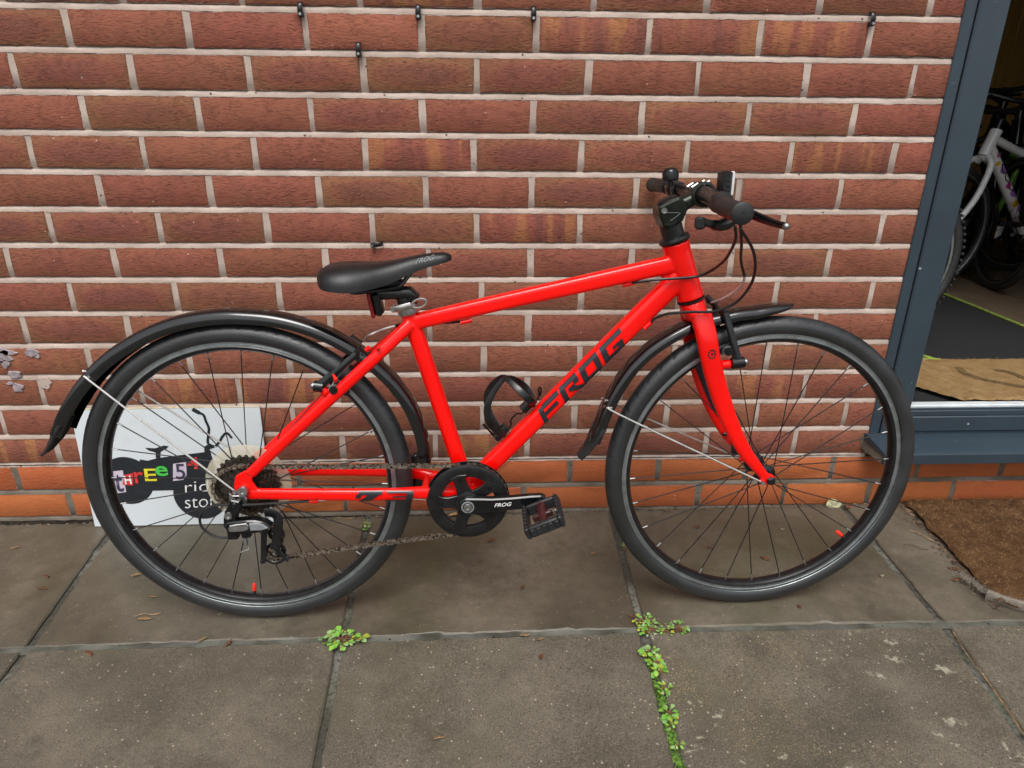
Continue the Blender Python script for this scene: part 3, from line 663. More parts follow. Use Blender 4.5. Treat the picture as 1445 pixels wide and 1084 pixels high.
for i in range(6000):
    x, y = cpoly(rf.random(), rf.random()); a = rf.uniform(0, 6.28); L_ = rf.uniform(.006, .018); p = Vector((x, y, .0125)); d = Vector((math.cos(a), math.sin(a), rf.uniform(.05, .6))).normalized()*L_; s_ = Vector((-math.sin(a), math.cos(a), 0))*.0006
    fv += [p-s_, p+s_, p+d]; ff.append((3*i, 3*i+1, 3*i+2)); fr_.append(rf.random()**2)
b.add(fv, ff); me = b.mesh('fibres', 'coir_tan', flat=True); at = me.attributes.new('rnd', 'FLOAT', 'FACE'); at.data.foreach_set('value', fr_)
o = link('fibres', me, cm); o['kind'] = 'stuff'

# coir doormat on the pavement, right
dm = empty('doormat', (1.85, -.42, gz(1.85))); tag(dm, 'dark brown coir doormat with frayed pale corner on the paving below the door sill', 'doormat')
def dpoly(u, v):
    y = -.012-.422*(1-v); x = 1.842+.048*v+u*.95
    cl = max(0, .10-u*.95)/.10; x += 0; y += .035*cl*cl*(1-v)
    return x-1.85, y+.42
b = MB(); noisy_sheet(b, 0, .95, 0, .42, .016, .006, .0035, edge=.010, poly=dpoly)
pile = b.build('pile', 'coir_dark', dm)
b = MB(); k = 0; fv = []; ff = []; fr_ = []
rf = random.Random(5)
for i in range(14000):
    u, v = rf.random()*.75, rf.random(); x, y = dpoly(u, v); a = rf.uniform(0, 6.28); L_ = rf.uniform(.005, .017); up = rf.uniform(.05, .7)
    p = Vector((x, y, .014)); d = Vector((math.cos(a), math.sin(a), up)).normalized()*L_; sd_ = Vector((-math.sin(a), math.cos(a), 0))*.00055
    fv += [p-sd_, p+sd_, p+d]; ff.append((3*i, 3*i+1, 3*i+2)); fr_.append(rf.random()**3)
b.add(fv, ff); me = b.mesh('fibres', 'coir_fibre', flat=True); at = me.attributes.new('rnd', 'FLOAT', 'FACE'); at.data.foreach_set('value', fr_)
o = link('fibres', me, dm); o['kind'] = 'stuff'
b = MB(); fv = []; ff = []
for i in range(1600):
    t = rf.random(); q = cr([(-.022, .10, .010), (-.012, .045, .012), (.02, .012, .014), (.07, -.012, .012), (.16, -.016, .008)], 12)[int(t*48)]
    p = q+Vector((rf.gauss(0, .006), rf.gauss(0, .006), rf.gauss(0, .002))); a = rf.uniform(0, 6.28); d = Vector((math.cos(a), math.sin(a), rf.uniform(-.2, .8))).normalized()*rf.uniform(.004, .012); s_ = Vector((-math.sin(a), math.cos(a), 0))*.0005
    fv += [p-s_, p+s_, p+d]; ff.append((3*i, 3*i+1, 3*i+2))
b.add(fv, ff); b.sweep(cr([(-.012, .045, .006), (.02, .012, .008), (.07, -.010, .007), (.16, -.012, .004)], 6), .012, .009, n=10)
o = b.build('frayed_edge', 'coir_pale', dm, flat=True); o['kind'] = 'stuff'

# ------------------------------------------------------------------ the red bicycle
# bike-local axes: x along the bike, y across (towards the wall is +), z up; the bike leans 2.6 degrees on the wall
bike = empty('bicycle')
bx_ = Vector((.99994232, .00391975, .0099995)); by_ = Vector((-.0034623, .99896467, -.04536072)); bz_ = Vector((-.01016695, .04532348, .99892063))
mm = Matrix((bx_, by_, bz_)).transposed().to_4x4(); mm.translation = (.3596129, -.3636652, -.0034039+.0005); bike.matrix_world = mm
tag(bike, 'bright red hybrid bicycle with black mudguards leaning against the brick wall', 'bicycle')
RW = .29975; HR = (.0035, 0, .3005); HF = (.9692, 0, RW)

def remesh(o, vox, it=4):
    r = o.modifiers.new('blend', 'REMESH'); r.mode = 'VOXEL'; r.voxel_size = vox; r.use_smooth_shade = True
    s = o.modifiers.new('soften', 'SMOOTH'); s.factor = .5; s.iterations = it
# frame: all tubes welded into one skin
b = MB()
b.cyl((.409, 0, .266), (.3115, 0, .619), .0152, n=24)
b.sweep([(.318, 0, .5975), (.5, 0, .637), (.777, 0, .6955)], [.0138, .0140, .0153], [.0135, .0140, .015], side=(0, 1, 0), n=32, power=3.8)
b.sweep([(.409, 0, .274), (.45, 0, .322), (.6, 0, .479), (.768, 0, .654), (.787, 0, .674)], [.0165, .0165, .0172, .0185, .0185], [.018, .017, .0165, .0165, .0165], side=(0, 1, 0), n=32, power=3.4)
b.sweep([(.7725, 0, .7300), (.7775, 0, .7150), (.79, 0, .682), (.802, 0, .648), (.8068, 0, .634)], [.0238, .0225, .0222, .0228, .0242], n=28)
b.cyl((.408, -.034, .2685), (.408, .034, .2685), .0205, n=28)
b.sweep([(.779, 0, .686), (.755, 0, .668)], [.014, .008], [.006, .006], n=12)
STAY = {}
for sg in (-1, 1):
    cs = cr([(.018, sg*.047, .297), (.10, sg*.049, .2945), (.20, sg*.050, .2915), (.275, sg*.046, .2885), (.325, sg*.036, .2845), (.395, sg*.022, .273)], 6)
    n_ = len(cs); b.sweep(cs, [lerp([(0, .0105), (.5, .0118), (.75, .0115), (1, .013)], i/(n_-1)) for i in range(n_)], [lerp([(0, .0065), (.4, .0078), (1, .009)], i/(n_-1)) for i in range(n_)], side=(0, 1, 0), n=20, power=2.5)
    ss = cr([(.316, sg*.010, .596), (.29, sg*.020, .574), (.245, sg*.033, .535), (.165, sg*.040, .465), (.09, sg*.045, .399), (.022, sg*.047, .337)], 6)
    n_ = len(ss); b.sweep(ss, [lerp([(0, .0110), (.4, .0108), (1, .0100)], i/(n_-1)) for i in range(n_)], .0078, side=(0, 1, 0), n=20, power=2.4)
    b.plate([(-.010, .312), (-.004, .334), (.012, .343), (.027, .341), (.024, .322), (.031, .308), (.040, .302), (.036, .286), (.006, .288), (-.002, .296)], sg*.0485-.0032, sg*.0485+.0032)
    b.cyl((.169, sg*.040, .483), (.160, sg*.040, .493), .0085, n=16)
b.cyl((.245, -.035, .536), (.245, .035, .536), .006, n=14); b.cyl((.327, -.034, .283), (.327, .034, .283), .007, n=14)
frame = b.build('frame', 'red', bike); remesh(frame, .0017, 4)
# cable stops, eyelets on the frame
for (x, y, z, dx, dz) in [(.412, -.004, .5985, .010, .0022), (.694, -.004, .6605, .010, .0021), (.7315, -.012, .5895, .0072, .0070), (.128, -.047, .279, .0075, 0), (.244, -.036, .5605, .003, .003)]:
    q = MB(); q.cyl((x-dx, y, z-dz), (x+dx, y, z+dz), .0042, n=12); q.build('cable_stop', 'red', frame)
q = MB(); q.cyl((.262, -.0405, .560), (.262, -.030, .560), .0042, n=14); q.cyl((.262, -.0412, .560), (.262, -.0400, .560), .0020, n=10, mi=1); q.build('eyelet', ['red', 'decal_black'], frame)

# fork
b = MB()
b.sweep([(.8085, 0, .6285), (.814, 0, .613), (.819, 0, .600)], [.0225, .0215, .019], [.0225, .030, .036], side=(0, 1, 0), n=24)
for sg in (-1, 1):
    fp_ = cr([(.817, sg*.030, .612), (.8255, sg*.043, .578), (.833, sg*.047, .545), (.849, sg*.048, .494), (.878, sg*.049, .424), (.9095, sg*.049, .367), (.940, sg*.049, .328), (.962, sg*.0485, .303)], 6); n_ = len(fp_)
    b.sweep(fp_, [lerp([(0, .0185), (.15, .0182), (.5, .0165), (.8, .0115), (.93, .0088), (1, .0088)], i/(n_-1)) for i in range(n_)], [lerp([(0, .012), (.5, .0095), (1, .0055)], i/(n_-1)) for i in range(n_)], side=(0, 1, 0), n=22, power=2.5)
    b.cyl((HF[0]-.003, sg*.0455, HF[2]+.001), (HF[0]-.003, sg*.052, HF[2]+.001), .0115, n=20)
    b.cyl((.857, sg*.040, .522), (.875, sg*.040, .5235), .0085, n=16); b.cyl((.9535, sg*.0535, .2965), (.9535, sg*.045, .2965), .005, n=12)
fork = b.build('fork', 'red', bike); remesh(fork, .0018, 4)
q = MB(); q.lathe([(.0150, -.002), (.0246, -.002), (.0246, .001), (.0150, .001)], (.8075, 0, .632), (-.32, 0, .947), n=32, closed=True); q.build('crown_race', 'black_satin', fork)
# black flash on the inner far blade, round logo on the near blade
q = MB(); P = cr([(.832, .0365, .540), (.849, .0375, .494), (.878, .0385, .424), (.896, .0395, .39)], 5); vs = []
for i, p in enumerate(P):
    t = (P[min(i+1, len(P)-1)]-P[max(i-1, 0)]).normalized(); nn = Vector((t.z, 0, -t.x))*(.0115*(1-(i/(len(P)-1))**1.5)+.0005); vs += [p-nn*.9, p+nn*.9]
q.add(vs, [(2*i, 2*i+1, 2*i+3, 2*i+2) for i in range(len(P)-1)]); q.build('flash', 'decal_black', fork)
q = MB()
for k in range(9):
    a = 2*math.pi*k/9; c = Vector((.8338+.0058*math.cos(a), 0, .5465+.0075*math.sin(a)))
    q.plate([(c.x+.0019*math.cos(t_), c.z+.0023*math.sin(t_)) for t_ in [i*1.257+k for i in range(5)]], -.0577, -.0568)
q.plate([(.832, .545), (.836, .5445), (.8365, .5485), (.8325, .549)], -.0579, -.0568); q.build('fork_logo', 'decal_black', fork)

# lettering on the frame: strokes laid on the tube's flank
def lay(strokes, org, du, wv, rr, name, mat, par, lift=.0004, side=-1, nb=2.6, ry=None):
    # strokes: quads in (u,v), v=-1..1 across the tube; u in metres along du
    q = MB(); du = Vector(du).normalized(); dv = Vector((-du.z, 0, du.x)); org = Vector(org); ry = ry or rr
    for si, st in enumerate(strokes):
        A, B, C, D = [Vector(p) for p in st]; N = 8; vs = []
        for j in range(N+1):
            for i in range(N+1):
                p = A.lerp(B, i/N).lerp(D.lerp(C, i/N), j/N)
                vv = max(-.97, min(.97, p.y*wv)); y = (1-abs(vv)**nb)**(1/nb)*ry
                vs.append(org+du*p.x+dv*(vv*rr)+Vector((0, side*(y+lift+si*.00003), 0)))
        q.add(vs, [(j*(N+1)+i, j*(N+1)+i+1, (j+1)*(N+1)+i+1, (j+1)*(N+1)+i) for j in range(N) for i in range(N)])
    return q.build(name, mat, par, sharp=180)
def it(u0, u1, v0, v1, sk=.0058):     # slanted bar: skew with v
    return [(u0+sk*(v0+1), v0), (u1+sk*(v0+1), v0), (u1+sk*(v1+1), v1), (u0+sk*(v1+1), v1)]
F = [it(.002, .012, -.95, .9), it(.012, .052, .52, .98), it(.0115, .044, -.28, .16), ]
Rr = [it(.056, .067, -.95, .98), it(.0665, .098, .52, .98), it(.087, .099, .02, .53), it(.0725, .0875, -.22, .18), [(.0785, -.2), (.091, -.02), (.112, -.98), (.096, -.98)]]
Oo = [it(.106, .118, -.95, .98), it(.1175, .150, .54, .98), it(.1175, .150, -.95, -.50), it(.139, .1505, -.505, .545)]
Gg = [it(.158, .170, -.95, .98), it(.1695, .209, .54, .98), it(.1695, .205, -.95, -.5), it(.193, .205, -.505, .0), it(.182, .1935, -.3, .02)]
dvec = (.692, 0, .722)
lay(F+Rr+Oo+Gg, (.539, 0, .4155), dvec, .92, .0172, 'brand_lettering', 'decal_black', frame, lift=.0010, ry=.0168, nb=3.4)
lay([it(.0, .042, .30, .98, .004), [(.024, .4), (.044, .4), (.026, -.98), (.006, -.98)], it(-.003, .007, -.30, .4, .004)], (.205, -.0495, .2913), (1, 0, -.018), .92, .0118, 'size_number', 'decal_black', frame, lift=.0012, ry=.0082, nb=2.5)
lay([it(.0, .044, .62, .98, .003), it(.012, .044, -.16, .14, .003), it(.0, .044, -.98, -.64, .003), it(.038, .050, -.9, .9, .002)], (.257, -.0482, .2895), (1, 0, -.02), .92, .0118, 'size_number', 'decal_black', frame, lift=.0022, ry=.0082, nb=2.5)
q = MB()
for i in range(8): q.plate([(.6520+i*.0030, .6760+i*.00064), (.6535+i*.0030, .6825+i*.00064), (.6550+i*.0030, .6828+i*.00064), (.6535+i*.0030, .6763+i*.00064)], -.0112, -.006)
q.build('top_tube_print', 'decal_orange', frame)

# wheels
def lathe_y(b, prof, c, n, **k): return b.lathe(prof, c, (0, 1, 0), n=n, **k)
def tyre_mesh(r_out, rt, n=580, nb=24):
    b = MB(); prof = []; rim = .0105
    for i in range(nb+1):
        a = math.radians(-128+256*i/nb); prof.append((r_out-rt+rt*math.cos(a)*1.02, rt*math.sin(a)))
    lathe_y(b, prof, (0, 0, 0), n, uv=True); k = nb+1
    for i in range(n):
        for q in range(k):
            va = abs(q/nb-.5)
            if .05 < va < .19 and (i+int(round(va*nb))*(1 if q < nb/2 else -1)) % 10 == 0:      # moulded sipes on the shoulders
                v = Vector(b.v[i*k+q]); rr = math.hypot(v.x, v.z); f = (rr-.0016)/rr; b.v[i*k+q] = (v.x*f, v.y*.97, v.z*f)
    return b.mesh('tyre', 'tyre', 60)
def rim_mesh():
    b = MB(); prof = [(.2755, -.0095), (.2755, -.0122), (.2725, -.0122), (.2718, -.0112), (.2668, -.0112), (.2663, -.0108), (.2658, -.0112), (.2615, -.0113), (.2605, -.0120), (.2560, -.0105), (.2528, -.0060), (.2520, 0)]
    prof += [(r, -y) for r, y in prof[-2::-1]]+[(.270, .008), (.270, -.008)]
    mats = [1]*3+[1]*5+[0]*3; mats = [1, 1, 1, 1, 1, 1, 1, 0, 0, 0, 0]; mats = mats+mats[::-1]+[0]*4
    lathe_y(b, prof, (0, 0, 0), 120, mats=mats[:len(prof)], closed=True); return b.mesh('rim', ['black_satin', 'rim_track'], 30)
TY, RM = tyre_mesh(RW, .0182), rim_mesh()
def hub_mesh(rear):
    b = MB(); fl = .026 if not rear else .024
    prof = [(.0045, -.046), (.0045, -.040), (.009, -.040), (.011, -.032), (.0195, -fl-.002), (.0195, -fl+.001), (.0115, -fl+.005), (.0105, 0)]
    prof = prof+[(r, -y) for r, y in prof[-2::-1]]; lathe_y(b, prof, (0, 0, 0), 28); return b.mesh('hub', 'black_gloss', 30)
def spoke_mesh(L_):
    b = MB(); b.sweep([(0, 0, 0), (0, 0, L_)], .00105, n=6); b.sweep([(0, 0, L_-.0115), (0, 0, L_-.0105), (0, 0, L_+.001)], [.0012, .0015, .0015], n=6, mi=1); return b.mesh('spoke', ['spoke', 'alu'])
def wheel(c, valve_ang, rear, phase, parent=bike, r_scale=1.0, n_sp=28):
    w = empty('wheel', c, parent)
    link('rim', RM, w); link('tyre', TY, w); link('hub', hub_mesh(rear), w)
    fl = .0245; me = None
    for k in range(n_sp):
        sd_ = -1 if k % 2 else 1; pr = 1 if (k//2) % 2 else -1; a = 2*math.pi*(k+.5)/n_sp+phase
        ha = a+pr*R(58); p0 = Vector((.0175*math.cos(ha), sd_*fl, .0175*math.sin(ha))); p1 = Vector((.2535*math.cos(a), sd_*.002, .2535*math.sin(a))); d = p1-p0
        if me is None: me = spoke_mesh(d.length)
        s_ = link('spoke', me, w); s_.location = p0; s_.rotation_mode = 'QUATERNION'; s_.rotation_quaternion = d.to_track_quat('Z', 'Y')
    a = R(valve_ang); u = Vector((math.cos(a), 0, math.sin(a)))
    b = MB(); b.cyl(u*.2535, u*.2385, .0030, n=10); b.build('valve', 'black_rubber', w)
    b = MB(); b.sweep([u*.2425, u*.240, u*.229, u*.2265], [.0036, .0040, .0038, .0022], n=12); b.build('valve_cap', 'red_rubber', w)
    return w
wr = wheel(HR, -96, True, .06); wf = wheel(HF, -39.5, False, .17)
b = MB(); b.lathe([(.003, -.0005), (.0085, 0), (.0085, .004), (.006, .006), (.003, .007)], (HF[0], -.052, HF[2]), (0, -1, 0), n=6); b.lathe([(.0, .0035), (.0042, .0035), (.0055, 0)], (HF[0], -.056, HF[2]), (0, -1, 0), n=16); b.build('axle_nut', 'black_satin', wf).location = -Vector(HF)
b = MB(); b.lathe([(.0, .006), (.0035, .006), (.0035, .0085), (.0085, .0085), (.0098, .006), (.0098, 0)], (HR[0]+.004, -.0525, HR[2]+.006), (0, -1, 0), n=24); b.build('axle_nut', 'alu', wr).location = -Vector(HR)

# cassette, spoke guard, chain
def sprocket(b, c, r, teeth, y, th, mi=0, rin=.012):
    n = teeth*4; o = []
    for i in range(n): a = 2*math.pi*i/n; o.append((c[0]+(r+(.0022 if i % 4 in (0, 1) else -.0018))*math.cos(a), c[2]+(r+(.0022 if i % 4 in (0, 1) else -.0018))*math.sin(a)))
    b.plate(o, y-th/2, y+th/2, mi)
cas = empty('cassette', HR, bike)
for k, tn in enumerate([30, 26, 23, 20, 18, 15, 13, 12]):
    b = MB(); sprocket(b, (0, 0, 0), tn*.00198, tn, -.0215-k*.0030, .0016); b.build('sprocket', 'dark_steel', cas)
b = MB(); lathe_y(b, [(.018, -.0168), (.070, -.0176), (.0775, -.0160), (.0782, -.0145), (.070, -.0160), (.018, -.0155)], HR, 56, closed=True); b.build('spoke_guard', 'spoke_guard', bike, sharp=50)
CB = Vector((.4075, 0, .2690))
def chain_run(b, path):
    P = [Vector(p) for p in path]; tot = sum((P[i+1]-P[i]).length for i in range(len(P)-1)); pitch = .0121; n = int(tot/pitch)
    def atl(s):
        for i in range(len(P)-1):
            L_ = (P[i+1]-P[i]).length
            if s <= L_ or i == len(P)-2: return P[i].lerp(P[i+1], s/L_)
            s -= L_
    for k in range(n):
        p, q = atl(k*pitch), atl((k+1)*pitch); d = (q-p).normalized(); nn = Vector((-d.z, 0, d.x)); w = .0031 if k % 2 else .0023
        for sg in (-1, 1):
            o = []
            for t_, h in [(-.25, .0), (-.15, .0034), (.12, .0040), (.5, .0026), (.88, .0040), (1.15, .0034), (1.25, 0), (1.15, -.0034), (.88, -.0040), (.5, -.0026), (.12, -.0040), (-.15, -.0034)]:
                c = p+d*(pitch*t_)+nn*h; o.append((c.x, c.z))
            b.plate(o, p.y+sg*w-.0005, p.y+sg*w+.0005)
        b.cyl((p.x, p.y-.0034, p.z), (p.x, p.y+.0034, p.z), .0022, n=8)
b = MB()
arc = [(CB.x+.0715*math.cos(R(a)), -.0415, CB.z+.0715*math.sin(R(a))) for a in range(-105, 100, 8)]
chain_run(b, [(.030, -.036, .3445), (.20, -.0390, .3415), (.396, -.0415, .3400)])
chain_run(b, [(.050, -.045, .1585), (.058, -.045, .1610), (.2, -.0435, .1795), (.388, -.0415, .1998)]); chain_run(b, arc)
chain_run(b, [(HR[0]+.058*math.cos(R(a)), -.033, HR[2]+.045*math.sin(R(a))) for a in range(80, 250, 12)]+[(.020, -.040, .245), (.0625, -.045, .213), (.062, -.045, .195), (.03, -.045, .175), (.038, -.045, .160), (.050, -.045, .1585)])
o = b.build('chain', 'chain', bike); 
# crankset
crank = empty('crankset', CB, bike)
b = MB(); lathe_y(b, [(.058, .0015), (.0762, .0015), (.0770, .0), (.0762, -.0012), (.058, -.0012)], (0, -.0355, 0), 72, closed=True); b.build('rear_guard', 'black_gloss', crank)
b = MB(); sprocket(b, (0, 0, 0), .0695, 38, -.0415, .0020)
b.build('chainring', 'dark_steel', crank) if False else None
b = MB(); n = 38*4; oo = [((.0695+(.0022 if i % 4 in (0, 1) else -.0018))*math.cos(2*math.pi*i/n), (.0695+(.0022 if i % 4 in (0, 1) else -.0018))*math.sin(2*math.pi*i/n)) for i in range(n)]
ii = [(.058*math.cos(2*math.pi*i/n), .058*math.sin(2*math.pi*i/n)) for i in range(n)]
vs = [(p[0], -.0425, p[1]) for p in oo]+[(p[0], -.0425, p[1]) for p in ii]+[(p[0], -.0405, p[1]) for p in oo]+[(p[0], -.0405, p[1]) for p in ii]
fs = []
for i in range(n): j = (i+1) % n; fs += [(i, j, n+j, n+i), (2*n+j, 2*n+i, 3*n+i, 3*n+j), (i, 2*n+i, 2*n+j, j)]
b.add(vs, fs, 0, False); b.build('chainring', 'dark_steel', crank)
b = MB(); lathe_y(b, [(.0495, -.0450), (.0510, -.0478), (.0560, -.0492), (.0700, -.0488), (.0738, -.0472), (.0748, -.0450), (.0735, -.0435), (.0495, -.0435)], (0, 0, 0), 80, closed=True)
g_ = b.build('chain_guard', 'black_satin', crank, sharp=28)
b = MB()
for k in range(5):
    a = R(36+72*k); ca, sa = math.cos(a), math.sin(a)
    pts = [(.010, -.017), (.022, -.0135), (.036, -.0105), (.047, -.0115), (.054, -.016), (.058, 0), (.054, .016), (.047, .0115), (.036, .0105), (.022, .0135), (.010, .017)]
    b.plate([(u*ca-v*sa, u*sa+v*ca) for u, v in pts], -.0500-.0002*k, -.0440, bev=.0012)
b.lathe([(.0, .056), (.018, .056), (.0225, .0545), (.0235, .050), (.0235, .040), (.0, .040)], (0, 0, 0), (0, -1, 0), n=36)
b.build('spider', 'black_satin', crank, sharp=30)
for k in range(5):
    a = R(36+72*k); b = MB(); b.lathe([(.0, .0003), (.0022, .0003), (.0022, .0016), (.0038, .0016), (.0042, .0)], (.0485*math.cos(a), -.0500, .0485*math.sin(a)), (0, -1, 0), n=12); b.build('chainring_bolt', 'black_gloss', crank)
def crank_arm(sg, ang, y0):
    L_ = .132; ca, sa = math.cos(ang), math.sin(ang); pts = []
    for i in range(13): t = R(90+180*i/12); pts.append((.0172*math.cos(t), .0172*math.sin(t)))
    pts += [(.030, -.0162), (.075, -.0135), (.115, -.0122)]
    for i in range(13): t = R(-90+180*i/12); pts.append((L_+.0120*math.cos(t), .0120*math.sin(t)))
    pts += [(.115, .0125), (.080, .0118), (.045, .0125), (.022, .0150)]
    b = MB(); b.plate([(u*ca-v*sa, u*sa+v*ca) for u, v in pts], y0+sg*.0125, y0, bev=.0022)
    return b
ang = math.atan2(.008, .142)
arm = crank_arm(-1, ang, -.0555).build('crank_arm', 'black_gloss', crank, sharp=25)
b = MB(); b.lathe([(.0, .0012), (.0028, .0012), (.0032, .0030), (.0068, .0030), (.0078, .0016), (.0080, .0)], (.0, -.0682, .0), (0, -1, 0), n=24); b.build('crank_bolt', 'alu', arm)
b = MB(); b.lathe([(.0096, .0010), (.0112, .0010), (.0118, .0), (.0090, .0)], (.0, -.0681, .0), (0, -1, 0), n=28, closed=True); b.build('bolt_ring', 'grey_print', arm)
me = fit_text(text_mesh('FROG', .01, 'white', shear=.35, offset=.0002), .048, .080, -.0035, .0040, lambda x, z, e: Vector((x*math.cos(ang)-z*math.sin(ang), -.0684, x*math.sin(ang)+z*math.cos(ang)))); link('crank_lettering', me, arm)
arm2 = crank_arm(1, ang+math.pi, .050).build('crank_arm', 'black_gloss', crank, sharp=25)
def pedal(c, sg, tilt, parent):
    p = empty('pedal', c, parent); p.rotation_euler = (0, -tilt, 0)
    b = MB(); y0, y1 = sg*.010, sg*.092; hw = .034
    def bb(a, c_): b.box(a, c_, bev=.0022)
    bb((-hw, y0, -.011), (-hw+.0085, y1, .011)); bb((hw-.0085, y0, -.011), (hw, y1, .011))
    bb((-hw+.0075, y1-sg*.011, -.0105), (hw-.0075, y1-sg*.0005, .0105)); bb((-hw+.0075, y0+sg*.0005, -.0105), (hw-.0075, y0+sg*.009, .0105))
    for k in range(7):
        yy = y0+(y1-y0)*(k+.5)/7
        for s2 in (-1, 1):
            b.box((s2*(hw-.0045)-.0022, yy-.0018, .010), (s2*(hw-.0045)+.0022, yy+.0018, .0138), bev=.0008)
            b.box((s2*hw-.0015, yy-.0022, -.006), (s2*hw+.0015, yy+.0022, .006), bev=.0008)
    for k in range(5):
        xx = -hw+.012+(2*hw-.024)*k/4; b.box((xx-.002, y1-sg*.009, .0095), (xx+.002, y1-sg*.003, .0130), bev=.0008); b.box((xx-.0035, y1-sg*.001, -.007), (xx+.0035, y1+sg*.0012, .006), bev=.0008)
    b.build('cage', 'black_rubber', p)
    b = MB(); b.sweep([(0, y0+sg*.008, 0), (0, y1-sg*.03, 0), (0, y1-sg*.010, 0)], [.0105, .0090, .0082], n=8); b.box((-.018, y0+sg*.036, -.006), (.018, y0+sg*.044, .006), bev=.002); b.build('body', 'maroon', p)
    b = MB(); b.cyl((0, -sg*.008, 0), (0, y0+sg*.01, 0), .0062, n=14); b.build('spindle', 'black_satin', p)
    b = MB(); b.box((hw-.010, y0+sg*.055, .0102), (hw-.006, y0+sg*.060, .0136), bev=.0006); b.build('stud', 'alu', p)
    return p
pc = Vector((.132*math.cos(ang), -.068, .132*math.sin(ang))); pedal(pc+CB+Vector((0, 0, .0)), -1, R(22), bike); pedal(CB+Vector((-.132*math.cos(ang), .064, -.132*math.sin(ang))), 1, R(22), bike)

# rear derailleur
der = empty('rear_derailleur', (-.006, -.058, .272), bike); D0 = Vector((-.006, -.058, .272))
def dp(name, mat, fn, sharp=30):
    q = MB(); fn(q); q.v = [tuple(Vector(v)-D0) for v in q.v]; return q.build(name, mat, der, sharp)
dp('hanger', 'alu', lambda q: q.plate([(-.016, .306), (-.010, .300), (.010, .300), (.014, .292), (.010, .280), (-.004, .272), (-.014, .270), (-.018, .284)], -.060, -.0525, bev=.001))
def f_(q):
    q.plate([(-.008, .300), (.006, .296), (.008, .282), (-.002, .268), (-.004, .256), (-.012, .244), (-.022, .238), (-.028, .246), (-.026, .262), (-.022, .276), (-.014, .288)], -.076, -.061, bev=.002); q.ball((-.003, -.072, .290), .0065, 12)
dp('bracket', 'black_gloss', f_)
dp('pivot_bolt', 'alu', lambda q: q.lathe([(.0, .001), (.003, .001), (.0035, .003), (.0066, .003), (.0074, .0)], (-.0155, -.0765, .2695), (0, -1, 0), n=20))
def f_(q):
    q.plate([(-.024, .252), (-.018, .259), (.010, .262), (.030, .262), (.046, .258), (.058, .248), (.050, .241), (.030, .236), (.0, .234), (-.020, .240)], -.0835, -.066, bev=.0025)
    q.box((-.022, -.080, .222), (-.004, -.064, .240), bev=.002); q.box((.002, -.079, .224), (.018, -.066, .238), bev=.002)
dp('linkage_body', 'black_gloss', f_)
lp = dp('linkage_plate', 'alu', lambda q: q.plate([(-.0165, .2465), (-.013, .2545), (.0, .2570), (.017, .2585), (.0205, .254), (.019, .246), (.012, .2425), (-.014, .2415)], -.0862, -.0815, bev=.0012))
me = fit_text(text_mesh('ALTUS', .01, 'grey_print', shear=.3), -.006-D0.x, .017-D0.x, .2455-D0.z, .2515-D0.z, lambda x, z, e: Vector((x, -.0865-D0.y, z+(x-.0)*.05))); link('linkage_lettering', me, lp)
dp('linkage_tip', 'grey_print', lambda q: q.plate([(.0215, .2575), (.034, .2595), (.046, .255), (.054, .2475), (.042, .2435), (.022, .2435)], -.0868, -.082, bev=.0015))
def f_(q):
    q.sweep(cr([(.040, -.056, .262), (.052, -.056, .262), (.062, -.056, .252), (.061, -.056, .232), (.055, -.056, .205), (.050, -.056, .185)], 5), .0085, .0016, side=(0, 1, 0), n=8)
    q.sweep(cr([(.040, -.054, .236), (.033, -.054, .215), (.030, -.054, .195), (.0275, -.054, .175), (.025, -.054, .160)], 4), .0055, .0014, side=(0, 1, 0), n=8)
    q.sweep([(.047+.0205*math.cos(R(a)), -.054, .176+.0205*math.sin(R(a))) for a in range(175, 365, 10)], .0030, .0014, side=(0, 1, 0), n=8)
    q.sweep(cr([(.050, -.0545, .192), (.056, -.0545, .180), (.064, -.0545, .168), (.071, -.0545, .160)], 4), .0042, .0014, side=(0, 1, 0), n=8)
    q.sweep([(.028, -.0545, .160), (.020, -.0545, .158)], .004, .0014, side=(0, 1, 0), n=8)
dp('cage', 'black_satin', f_)
for cx, cz, r in ((.047, .176, .0175), (.052, .212, .014)):
    def f_(q, cx=cx, cz=cz, r=r):
        n = 44; o = [(cx+(r+(.0015 if i % 4 in (0, 1) else -.001))*math.cos(2*math.pi*i/n), cz+(r+(.0015 if i % 4 in (0, 1) else -.001))*math.sin(2*math.pi*i/n)) for i in range(n)]
        q.lathe([(r-.005, .0425), (r+.0012, .0435), (r+.0012, .0462), (r-.005, .0475)], (cx, 0, cz), (0, -1, 0), n=40, closed=True)
        for k in range(5): a = 2*math.pi*k/5; q.sweep([(cx, -.045, cz), (cx+(r-.003)*math.cos(a), -.045, cz+(r-.003)*math.sin(a))], .0028, .0016, side=(0, 1, 0), n=6)
    dp('jockey_wheel', 'black_satin', f_)
dp('jockey_bolt', 'alu', lambda q: q.lathe([(.0, .003), (.0025, .003), (.0034, .001), (.0034, -.004)], (.047, -.0545, .1765), (0, -1, 0), n=14))
dp('barrel', 'alu', lambda q: (q.sweep([(.007, -.076, .224), (.007, -.076, .216), (.007, -.076, .209)], [.0030, .0042, .0036], n=10), q.sweep(cr([(.007, -.076, .210), (.012, -.078, .203), (.006, -.079, .200), (-.004, -.079, .196)], 4), .0009, n=6)))

